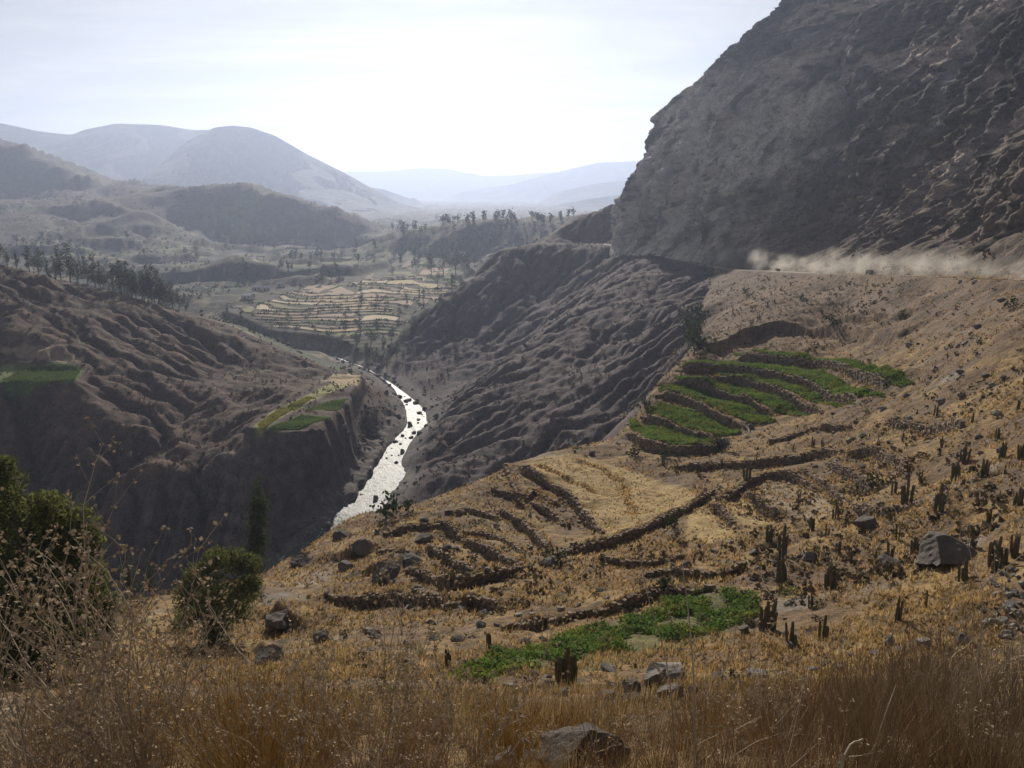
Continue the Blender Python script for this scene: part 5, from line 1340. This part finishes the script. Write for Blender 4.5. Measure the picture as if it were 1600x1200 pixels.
# small far trees in the hazy wood
def mini_tree(seed):
    global rng
    keep_ = rng; rng = np.random.default_rng(seed); w = rng.uniform(0.16, 0.32)
    p = rng.normal(0, 1, (46, 3)) * np.array([w * 0.55, w * 0.55, 0.20]) + np.array([0, 0, 0.58]); p[:, 2] = np.clip(p[:, 2], 0.12, 1.0)
    V, Fc = leaf_quads(p, rng.uniform(0.14, 0.26, 46), 0.7); t_ = tube([(0, 0, -0.1), (0, 0, 0.8)], [0.02, 0.008], 4)
    me = mesh_from('far_tree', np.concatenate([V, t_[0]]), np.concatenate([Fc, t_[1] + len(V)]), M['leaf_euc'], link=False)
    set_col(me, np.concatenate([np.repeat(rng.uniform(0.6, 1.3, (46, 1)) * np.ones((1, 3)), 4, axis=0), np.full((len(t_[0]), 3), 0.8)])); rng = keep_
    return me
minis = [mini_tree(960 + i) for i in range(6)]
ft = []
for i in range(150):
    kx, ky = rnd.choice([(640, 362), (690, 352), (740, 350), (800, 349), (850, 347), (900, 343), (720, 385), (770, 372)])
    if i < 80: px, py = rnd.gauss(kx, 16), rnd.gauss(ky, 5)
    elif i < 120:
        kx, ky = rnd.choice([(60, 385), (120, 400), (210, 385), (330, 400), (430, 425), (470, 400), (500, 425)]); px, py = rnd.gauss(kx, 22), rnd.gauss(ky, 7)
    else: px, py = rnd.uniform(480, 760), rnd.uniform(385, 425)
    g = ground(px, py, ymin=700)
    if g[1] > 3500 or (px > 820 and g[1] < 1000): continue
    s = rnd.uniform(7, 14) * (1 + g[1] / 4500)
    ft.append(put('far_tree', minis[i % 6], None, g, rnd.uniform(0, 6.28), s))
label_row(ft, 'small hazy tree', 'tree', 'scattered far trees of the valley', [(650, 360, 'on the wooded valley mound, left part'), (780, 350, 'on the wooded valley mound, middle'), (900, 345, 'on the wooded mound near the cliff'), (600, 405, 'between fields and wooded mound'), (100, 380, 'on the far left valley side'), (250, 390, 'behind the eucalyptus grove'), (420, 390, 'below the rounded hill'), (500, 430, 'near the hazy houses'), (720, 400, 'behind the dark field trees')])
print('far trees', time.time() - T0)

# near trees
def px_clump(base, Y, lst, jitter):
    out_ = []
    for (px, py, rp) in lst:
        p = P(px, py, Y); k = (Y * CP - p[2] * SP) / F
        out_.append((p[0] - base[0], rnd.uniform(-1, 1) * jitter, p[2] - base[2], rp * k))
    return out_
b1 = W(55, 46, -29.5); b1 = (b1[0], b1[1], float(hz(b1[0], b1[1])))
cl = px_clump(b1, 46, [(5, 755, 38), (-20, 800, 45), (60, 815, 40), (75, 790, 25), (110, 830, 32), (20, 850, 50), (95, 880, 42), (140, 905, 30), (50, 905, 55), (-25, 900, 60), (115, 945, 40), (155, 965, 28), (60, 970, 55), (0, 970, 55), (165, 990, 18), (30, 1020, 55), (100, 1015, 45), (-30, 1030, 50), (120, 860, 22), (-40, 745, 30), (10, 728, 18), (80, 845, 30)], 1.6)
tm, cm = tree_parts(1001, 14.0, cl, 30000, 0.38, 1.05, M['leaf_near'], 0.22)
tag(place_tree('leafy_tree', (tm, cm), b1, 0, 1.0), 'large leafy green tree cut by the left edge of the picture', 'tree')
b2 = W(335, 70, -42); b2 = (b2[0], b2[1], float(hz(b2[0], b2[1])))
cl = px_clump(b2, 70, [(345, 862, 16), (312, 895, 20), (330, 880, 18), (360, 885, 22), (385, 890, 18), (300, 925, 24), (345, 920, 30), (385, 920, 24), (320, 955, 28), (365, 955, 26), (290, 965, 20), (275, 985, 14), (402, 905, 12), (295, 905, 14), (340, 985, 26)], 1.3)
tm, cm = tree_parts(1002, 8.0, cl, 14000, 0.36, 1.0, M['leaf_near'], 0.16)
tag(place_tree('leafy_tree', (tm, cm), b2, 0, 1.0), 'bushy rounded green tree on the slope edge above the gorge', 'tree')
b3 = W(401, 100, -52); b3 = (b3[0], b3[1], float(hz(b3[0], b3[1])))
cl = px_clump(b3, 100, [(405, 752, 7), (402, 768, 10), (396, 786, 13), (410, 790, 12), (400, 806, 15), (398, 826, 17), (406, 842, 16), (396, 858, 18), (402, 876, 16), (412, 808, 10)], 0.7)
tm, cm = tree_parts(1003, 12.0, cl, 3600, 0.42, 1.2, M['leaf_euc'], 0.14)
tag(place_tree('slender_tree', (tm, cm), b3, 0, 1.0), 'slender upright tree rising from behind the bushy tree', 'tree')
for px, hp_, lab in ((207, 78, 'small dim tree in the gorge shade, left of a smaller one'), (240, 66, 'smaller dim tree in the gorge shade, right of a taller one'), (165, 60, 'dim bushy tree in the gorge shade beside the large leafy tree')):
    b4 = W(px, 94, -52); b4 = (b4[0], b4[1], float(hz(b4[0], b4[1])))
    tag(place_tree('small_tree', EUC[px % 5], b4, 1.0, hp_ * 105 / F), lab, 'tree')
b5 = ground(1085, 556, ymin=100)
tm, cm = ROUND[1]; tag(place_tree('cliff_edge_tree', (tm, cm), b5, 2.0, (10.5, 10.5, 13.5)), 'dark dense tree at the cliff edge left of the green terraces', 'tree')
# ------------------------------------------------------------------ foreground plants
M['stem_brown'] = smat('dry_stem_brown', (0.22, 0.165, 0.11), (0.40, 0.315, 0.22), 6.0, 0.85, 0.15, attr=True)
M['stem_grey'] = smat('dry_stem_grey', (0.32, 0.26, 0.20), (0.52, 0.44, 0.35), 6.0, 0.85, 0.15, attr=True)
M['blade'] = smat('gold_blade', (0.36, 0.25, 0.11), (0.56, 0.42, 0.21), 4.0, 0.75, 0.45, attr=True)
def strand(r_, base, H, lean, ang, curl, rad, seg=5):
    pts = []
    for j in range(seg + 1):
        t = j / seg; o_ = lean * t + curl * t * t
        pts.append((base[0] + math.cos(ang) * o_ * H + r_.uniform(-1, 1) * 0.008 * H, base[1] + math.sin(ang) * o_ * H + r_.uniform(-1, 1) * 0.008 * H, base[2] + H * t * (1 - 0.25 * abs(curl) * t)))
    return pts, [rad * (1 - 0.8 * j / seg) for j in range(seg + 1)]
def dry_bush(seed, n_, H, rad, mat, spread=0.35):
    r_ = random.Random(seed); mb = MB()
    for i in range(n_):
        a_ = r_.uniform(0, 6.28); q_ = r_.uniform(0, 0.22)
        pts, rr = strand(r_, (q_ * math.cos(a_), q_ * math.sin(a_), -0.05), H * r_.uniform(0.55, 1.05), r_.uniform(0.02, spread), r_.gauss(a_, 0.5), r_.uniform(-0.1, 0.15), rad * r_.uniform(0.7, 1.2))
        tn_ = r_.uniform(0.55, 1.35); mb.add(tube(pts, rr, 3), (tn_, tn_ * r_.uniform(0.92, 1.0), tn_ * r_.uniform(0.82, 1.0)))
        for b in range(r_.randint(1, 3)):
            j = r_.randint(1, 4); p = np.array(pts[j]); a2 = r_.uniform(0, 6.28); L_ = H * r_.uniform(0.12, 0.35)
            mb.add(tube([p, p + np.array([math.cos(a2) * 0.22, math.sin(a2) * 0.22, 0.5]) * L_, p + np.array([math.cos(a2) * 0.35, math.sin(a2) * 0.35, 1.0]) * L_], [rad * 0.55, rad * 0.4, rad * 0.15], 3), (tn_, tn_ * 0.95, tn_ * 0.9))
    return mb.mesh('dry_bush', mat)
def gold_tuft(seed, n_, H, wid):
    r_ = random.Random(seed); mb = MB()
    for i in range(n_):
        a_ = r_.uniform(0, 6.28); q_ = r_.uniform(0, 0.10); pts, rr = strand(r_, (q_ * math.cos(a_), q_ * math.sin(a_), -0.04), H * r_.uniform(0.5, 1.1), r_.uniform(0.02, 0.35), r_.gauss(a_, 0.4), r_.uniform(0.0, 0.4), wid * r_.uniform(0.7, 1.2), 6)
        tn_ = r_.uniform(0.55, 1.25); mb.add(tube(pts, rr, 3), (tn_, tn_ * r_.uniform(0.9, 1.0), tn_ * r_.uniform(0.75, 1.0)))
    return mb.mesh('grass_tuft', M['blade'])
def seed_weed(seed, n_, H, rad):
    """pale branching weed; returns (stalks, seed heads)"""
    r_ = random.Random(seed); mb = MB(); heads = []
    def branch(p, d, L_, rd_, lv):
        pts = [np.array(p)]; dd = np.array(d, float)
        for j in range(4):
            dd = dd + np.array([r_.gauss(0, 0.14), r_.gauss(0, 0.14), r_.gauss(0.02, 0.08)]); dd /= np.linalg.norm(dd); pts.append(pts[-1] + dd * L_ / 4)
        tn_ = r_.uniform(0.7, 1.3); mb.add(tube(pts, [rd_ * (1 - 0.18 * j) for j in range(5)], 3), (tn_, tn_ * 0.97, tn_ * 0.93))
        if lv < 2:
            for j in range(1, 5):
                for _ in range(r_.randint(0, 2)):
                    a_ = r_.uniform(0, 6.28); branch(pts[j], dd * 0.7 + np.array([math.cos(a_) * 0.6, math.sin(a_) * 0.6, 0.25]), L_ * r_.uniform(0.25, 0.45), rd_ * 0.55, lv + 1)
        heads.append(pts[-1])
        if lv: heads.append(pts[3])
    for i in range(n_):
        a_ = r_.uniform(0, 6.28); branch((r_.uniform(-0.08, 0.08), r_.uniform(-0.08, 0.08), -0.04), (math.cos(a_) * 0.35, math.sin(a_) * 0.35, 1), H * r_.uniform(0.6, 1.0), rad, 0)
    global rng
    keep_ = rng; rng = np.random.default_rng(seed); hc = np.repeat(np.array(heads), 3, axis=0) + rng.normal(0, 0.004, (len(heads) * 3, 3))
    V, Fc = leaf_quads(hc, rng.uniform(0.007, 0.015, len(hc)), 0.75); hm = mesh_from('seed_heads', V, Fc, M['stem_grey'], link=False)
    set_col(hm, np.repeat(rng.uniform(0.55, 1.1, (len(hc), 1)) * np.array([[1, 0.9, 0.75]]), 4, axis=0)); rng = keep_
    return mb.mesh('stalks', M['stem_grey']), hm
bushes = [dry_bush(1100 + i, 46, 0.95, 0.0030, M['stem_brown']) for i in range(5)]
gbush = [dry_bush(1120 + i, 40, 0.8, 0.0030, M['stem_grey'], 0.6) for i in range(3)]
gtuft = [gold_tuft(1140 + i, 90, 0.75, 0.0026) for i in range(4)]
weeds = [seed_weed(1160 + i, 7, 0.75, 0.0035) for i in range(4)]
def on(px, Y):
    x_ = (px - 800) / F * (CP + 0.75 * SP) * Y
    return (x_, Y, float(hz(x_, Y)))
db = []
for i in range(62):                                      # brown twiggy bushes, lower right
    px = rnd.triangular(1000, 1720, 1450); Y = rnd.uniform(2.6, 7.5)
    g = on(px, Y); s = rnd.uniform(0.75, 1.15) * np.interp(px, [950, 1150, 1500], [0.50, 0.72, 1.0]) * np.interp(Y, [2.6, 7.5], [0.72, 1.25])
    db.append(put('dry_bush', bushes[i % 5], None, g, rnd.uniform(0, 6.28), s))
label_row(db, 'brown leafless twiggy bush', 'bush', 'brown foreground bushes at lower right', [(1050, 1150, 'right of the foreground rock'), (1250, 1150, 'at the bottom right of centre'), (1420, 1120, 'in the thick brown mass at lower right'), (1580, 1100, 'in the lower right corner')])
db = []
for i in range(42):
    px = rnd.uniform(-80, 800); Y = rnd.uniform(2.6, 6.5); g = on(px, Y); s = rnd.uniform(0.6, 1.0) * np.interp(px, [0, 400, 800], [1.0, 0.85, 0.6]) * np.interp(Y, [2.6, 6.5], [0.7, 1.2])
    db.append(put('dry_bush', bushes[i % 5] if i % 2 else gbush[i % 3], None, g, rnd.uniform(0, 6.28), s))
label_row(db, 'dry brown brush', 'bush', 'dry brush at lower left', [(60, 1120, 'in the lower left corner'), (260, 1120, 'under the pale seed weeds'), (460, 1120, 'behind the golden grass'), (650, 1120, 'left of the foreground rock')])
gt = []
for i in range(64):
    px = rnd.choice([rnd.gauss(390, 80), rnd.gauss(390, 80), rnd.gauss(780, 70), rnd.uniform(100, 1000), rnd.uniform(850, 1500)]); Y = rnd.uniform(2.5, 6.5); g = on(px, Y)
    s = rnd.uniform(0.55, 0.95) * np.interp(Y, [2.5, 6.5], [0.75, 1.2]) * (1.4 if 280 < px < 500 else 0.8)
    gt.append(put('grass_tuft', gtuft[i % 4], None, g, rnd.uniform(0, 6.28), s))
label_row(gt, 'golden dry grass tuft', 'grass', 'golden foreground grass tufts', [(200, 1130, 'among the pale weeds at lower left'), (390, 1120, 'in the bright golden clump'), (600, 1130, 'between golden clump and foreground rock'), (790, 1150, 'beside the foreground rock'), (1000, 1150, 'right of the foreground rock'), (1300, 1150, 'at the feet of the brown bushes')])
wd = []
for i, (px, Y, s) in enumerate([(40, 3.4, 1.35), (110, 3.0, 1.15), (180, 3.6, 1.4), (235, 2.9, 1.1), (70, 2.7, 0.9), (300, 3.2, 1.0), (5, 2.8, 1.0), (150, 4.2, 1.3), (560, 3.4, 1.0), (610, 3.8, 1.1), (530, 2.8, 0.8), (680, 3.3, 0.9), (470, 3.0, 0.8), (720, 3.0, 0.8), (960, 3.2, 0.7), (1120, 2.9, 0.7), (1250, 3.0, 0.75), (1560, 3.1, 0.9), (-40, 3.5, 1.3), (210, 4.5, 1.2), (350, 4.0, 0.9), (640, 2.7, 0.7)]):
    g = on(px, Y); e = bpy.data.objects.new('seed_weed', None); col.objects.link(e); e.location = g; e.rotation_euler = (0, 0, rnd.uniform(0, 6.28)); s *= 1.45; e.scale = (s, s, s); e.empty_display_size = 0.1
    put('stalks', weeds[i % 4][0], e); put('seed_heads', weeds[i % 4][1], e); wd.append(e)
label_row(wd, 'pale branching weed with dry seed heads', 'weed', 'pale foreground seed weeds', [(100, 1080, 'at the lower left'), (260, 1080, 'left of the golden clump'), (600, 1080, 'between golden clump and foreground rock'), (1200, 1120, 'before the brown bushes')])
# single stalks
def stalk(name, pxpy, Y, rad, label, bend=0.0):
    pts = [P(px, py, Y + 0.12 * k) for k, (px, py) in enumerate(pxpy)]; base = on(pxpy[0][0], Y); pts[0] = (pts[0][0], pts[0][1], min(pts[0][2], base[2] - 0.02))
    mb = MB(); mb.add(tube(smooth_line(np.array(pts), 4), np.linspace(rad, rad * 0.45, (len(pts) - 1) * 4 + 1), 5), (1, 1, 0.95)); tag(mb.build(name, M['stem_grey']), label, 'stalk', 'tall single dry stalks')
stalk('dry_stalk', [(1088, 1230), (1085, 1100), (1078, 980), (1066, 880)], 2.7, 0.005, 'thin pale upright stalk right of the boulder pile')
stalk('dry_stalk', [(1060, 1230), (1046, 1060), (1012, 930), (998, 855)], 3.0, 0.004, 'thin leaning stalk left of the upright pale one')
stalk('dry_stalk', [(1290, 1215), (1320, 1180), (1348, 1155)], 2.3, 0.007, 'short broken yellow straw slanting at the bottom edge')
stalk('dry_stalk', [(1340, 1230), (1375, 1140), (1400, 1070)], 2.8, 0.004, 'slanting pale twig in the brown bushes')
stalk('dry_stalk', [(770, 1230), (775, 1120), (790, 1072)], 2.9, 0.005, 'bent grey twig left of the foreground rock')
# fine ground grass near the camera
n_ = 9000
Y = np.exp(rng.uniform(math.log(2.2), math.log(12), n_)); x = rng.uniform(-0.72, 0.72, n_) * Y * 1.12
k = fbm(x / 0.7, Y / 0.7, 3, 1201) > 0.05; x, Y = x[k], Y[k]
h = rng.uniform(0.10, 0.34, len(x)) * np.interp(Y, [2, 12], [0.85, 1.3])
tone = rng.uniform(0.35, 0.9, (len(x), 1)) * np.where(rng.random((len(x), 1)) < 0.4, np.array([[0.62, 0.55, 0.5]]), np.array([[1.0, 0.9, 0.8]]))
V, Fc, c = tufts(np.stack([x, Y, hz(x, Y)], 1), h, tone, 6, 0.012, 0.7)
M['straw_pale'] = smat('pale_straw', (0.26, 0.19, 0.11), (0.44, 0.34, 0.21), 0.8, 0.85, 0.42, attr=True)
o = mesh_from('foreground_grass', V, Fc, M['straw_pale']); set_col(o.data, c); tag(o, 'fine dry grass under the foreground bushes', 'grass', kind='stuff')
# foreground rock
g = on(895, 4.2); fr = rock_mesh('boulder', M['darkrock'], 1301, 5, 0.7)
o = put('foreground_rock', fr, None, (g[0], g[1], g[2] + 0.07), 0.5, (0.5, 0.42, 0.36)); tag(o, 'broad flat-topped rock at the bottom centre in the grass', 'rock', 'rocks at the photographer\'s feet')
for i, (px, Y_, s, lab) in enumerate([(790, 4.2, 0.24, 'pale stone left of the broad foreground rock'), (930, 3.6, 0.20, 'pale broken stone below the broad foreground rock'), (955, 4.9, 0.14, 'small stone right behind the broad foreground rock'), (830, 4.7, 0.18, 'pale slab behind the left of the broad foreground rock')]):
    g = on(px, Y_); tag(put('foreground_stone', rocks_g[i], None, (g[0], g[1], g[2] + 0.03), rnd.uniform(0, 6), s), lab, 'stone', 'rocks at the photographer\'s feet')
print('foreground', time.time() - T0)

# ------------------------------------------------------------------ vehicles on the road
M['paint'] = smat('dark_paint', (0.035, 0.035, 0.04), (0.06, 0.058, 0.06), 2.0, 0.45)
M['tarp'] = smat('dusty_body', (0.12, 0.105, 0.09), (0.20, 0.175, 0.15), 2.0, 0.8)
M['rubber'] = smat('rubber', (0.02, 0.02, 0.02), (0.04, 0.038, 0.035), 4.0, 0.9)
m, nt, bs, out = nmat('glass'); M['glass'] = m; bs.inputs['Base Color'].default_value = (0.03, 0.035, 0.04, 1); bs.inputs['Roughness'].default_value = 0.1
def bbox(c, d, taper=0.0):
    v = BOX * np.array(d); v[4:, 0] *= 1 - taper; return v + np.array(c), BOXF
def wheel(parent, x_, y_, r_):
    an = np.linspace(0, 2 * math.pi, 14, endpoint=False)
    V = np.concatenate([np.stack([r_ * f_ * np.cos(an) + x_, np.full(14, y_ + dy), r_ * f_ * np.sin(an) + r_], 1) for f_, dy in ((0.45, -0.14), (0.95, -0.14), (1, -0.08), (1, 0.08), (0.95, 0.14), (0.45, 0.14))])
    i = np.arange(5)[:, None] * 14; j = np.arange(14)[None]; Fc = np.stack([i + j, i + (j + 1) % 14, i + 14 + (j + 1) % 14, i + 14 + j], -1).reshape(-1, 4)
    return mesh_from('wheel', V, Fc, M['rubber'], parent=parent)
def road_at(px):
    rr = smooth_line(np.array(ROAD), 12); pp = np.array([pix(p)[0] for p in rr]); k = np.argmin(np.abs(pp - px)); t = rr[k + 1] - rr[k]
    return rr[k], math.atan2(t[1], t[0])
def truck(px, L_, Hh, label, name):
    p, th = road_at(px); e = bpy.data.objects.new(name, None); col.objects.link(e); e.location = (p[0], p[1], p[2] + 0.07); e.rotation_euler = (0, 0, th); e.scale = (0.6, 0.6, 0.6)
    Wd = 2.2
    mb = MB(); mb.add(bbox((0, 0, 0.75), (L_, Wd * 0.8, 0.25))); mb.build('chassis', M['rubber'], e)
    mb = MB(); mb.add(bbox((-L_ * 0.14, 0, 0.9 + Hh * 0.5), (L_ * 0.68, Wd, Hh))); mb.build('cargo_box', M['tarp'], e)
    mb = MB(); mb.add(bbox((L_ * 0.36, 0, 0.9 + Hh * 0.36), (L_ * 0.26, Wd * 0.95, Hh * 0.78), 0.12)); cb = mb.build('cab', M['paint'], e)
    mb = MB(); mb.add(bbox((L_ * 0.486, 0, 0.95 + Hh * 0.5), (0.06, Wd * 0.8, Hh * 0.32))); mb.build('windscreen', M['glass'], cb)
    for sx in (-0.33, 0.34):
        for sy in (-1, 1): wheel(e, sx * L_, sy * Wd * 0.42, 0.48)
    tag(e, label, 'truck', 'vehicles on the dusty road')
truck(1357, 6.2, 2.1, 'dark truck driving in the dust on the right of the road', 'truck')
truck(1212, 5.0, 1.4, 'low dark pickup at the left end of the dust trail', 'pickup')

# ------------------------------------------------------------------ hazy village
M['adobe'] = smat('pale_wall', (0.55, 0.50, 0.44), (0.72, 0.68, 0.62), 0.5, 0.9); M['roof'] = smat('sheet_roof', (0.42, 0.40, 0.38), (0.66, 0.64, 0.62), 0.5, 0.5)
M['open'] = smat('dark_opening', (0.03, 0.028, 0.025), (0.05, 0.045, 0.04), 1.0, 0.8)
for i, (px, py, L_, lab) in enumerate([(402, 453, 9, 'small pale house with a shiny roof left of the valley fields'), (416, 454, 8, 'second small pale house left of the valley fields, further right'), (388, 466, 10, 'low pale house nearest the end of the left spur'), (532, 438, 8, 'tiny pale house at the upper left corner of the valley fields'), (440, 447, 8, 'pale hut between the small houses and the field edge'), (722, 399, 9, 'pale house with bright roof beside the dark tree clump')]):
    g = ground(px, py, ymin=560); e = bpy.data.objects.new('farm_house', None); col.objects.link(e); e.location = g; e.rotation_euler = (0, 0, rnd.uniform(-0.5, 0.5)); hw_ = L_ * 0.34
    mb = MB(); mb.add(bbox((0, 0, 1.2), (L_, hw_ * 2, 3.4))); mb.build('wall', M['adobe'], e)
    V = [(-L_ / 2 - 0.4, -hw_ - 0.5, 2.9), (L_ / 2 + 0.4, -hw_ - 0.5, 2.9), (L_ / 2 + 0.4, 0, 4.4), (-L_ / 2 - 0.4, 0, 4.4), (L_ / 2 + 0.4, hw_ + 0.5, 2.9), (-L_ / 2 - 0.4, hw_ + 0.5, 2.9)]
    mesh_from('roof', V + [(v[0], v[1], v[2] - 0.15) for v in V], [(0, 1, 2, 3), (3, 2, 4, 5), (7, 6, 9, 8), (8, 9, 11, 10), (0, 6, 7, 1), (4, 10, 11, 5)], M['roof'], parent=e)
    mb = MB(); mb.add(bbox((-L_ * 0.15, -hw_ - 0.03, 0.95), (1.0, 0.08, 1.9))); mb.build('door', M['open'], e)
    mb = MB(); mb.add(bbox((L_ * 0.25, -hw_ - 0.03, 1.6), (1.1, 0.08, 1.0))); mb.build('window', M['open'], e)
    tag(e, lab, 'house', 'farm houses in the valley')

DUST = 0.30
# ------------------------------------------------------------------ dust over the road
m = bpy.data.materials.new('road_dust_cloud'); m.use_nodes = True; nt = m.node_tree; nt.nodes.clear()
out = nt.nodes.new('ShaderNodeOutputMaterial'); pv = nt.nodes.new('ShaderNodeVolumePrincipled'); pv.inputs['Color'].default_value = (0.92, 0.86, 0.78, 1); pv.inputs['Anisotropy'].default_value = 0.4
tc = nt.nodes.new('ShaderNodeTexCoord'); ln_ = nt.nodes.new('ShaderNodeVectorMath'); ln_.operation = 'LENGTH'; nt.links.new(tc.outputs['Object'], ln_.inputs[0])
geo = nt.nodes.new('ShaderNodeNewGeometry')
f1 = noise_node(nt, 0.13, 6, 0.68, geo.outputs['Position'])
fall = mrange(nt, ln_.outputs['Value'], 0.15, 1.0, 1.0, 0.0)
dn_ = math_node(nt, 'MULTIPLY', mrange(nt, f1, 0.46, 0.70, 0.0, 1.0), math_node(nt, 'MULTIPLY', fall, fall))
nt.links.new(math_node(nt, 'MULTIPLY', dn_, DUST), pv.inputs['Density']); nt.links.new(pv.outputs[0], out.inputs['Volume'])
bm = bmesh.new(); bmesh.ops.create_icosphere(bm, subdivisions=2, radius=1.0); pv_ = np.array([v.co[:] for v in bm.verts]); pf_ = np.array([[v.index for v in f.verts] for f in bm.faces]); bm.free()
pm = mesh_from('dust_cloud', pv_, pf_, m, link=False)
for i, px in enumerate([1130, 1150, 1175, 1205, 1235, 1265, 1295, 1330, 1365, 1400, 1435, 1475, 1515, 1560, 1605, 1650]):
    p, th = road_at(px); hh = [11, 12, 10, 8, 7, 8, 9, 8, 6, 6, 7, 6, 4.5, 4.5, 4, 4][i]
    o = put('dust_cloud', pm, None, (p[0] + 3.5, p[1] + 1, p[2] + hh * 0.35), th, ((26, 24, 24, 22, 22, 20, 20, 18, 18, 16, 16, 14, 12, 11, 10, 10)[i], 6, hh)); tag(o, kind='stuff')
print('END', time.time() - T0)
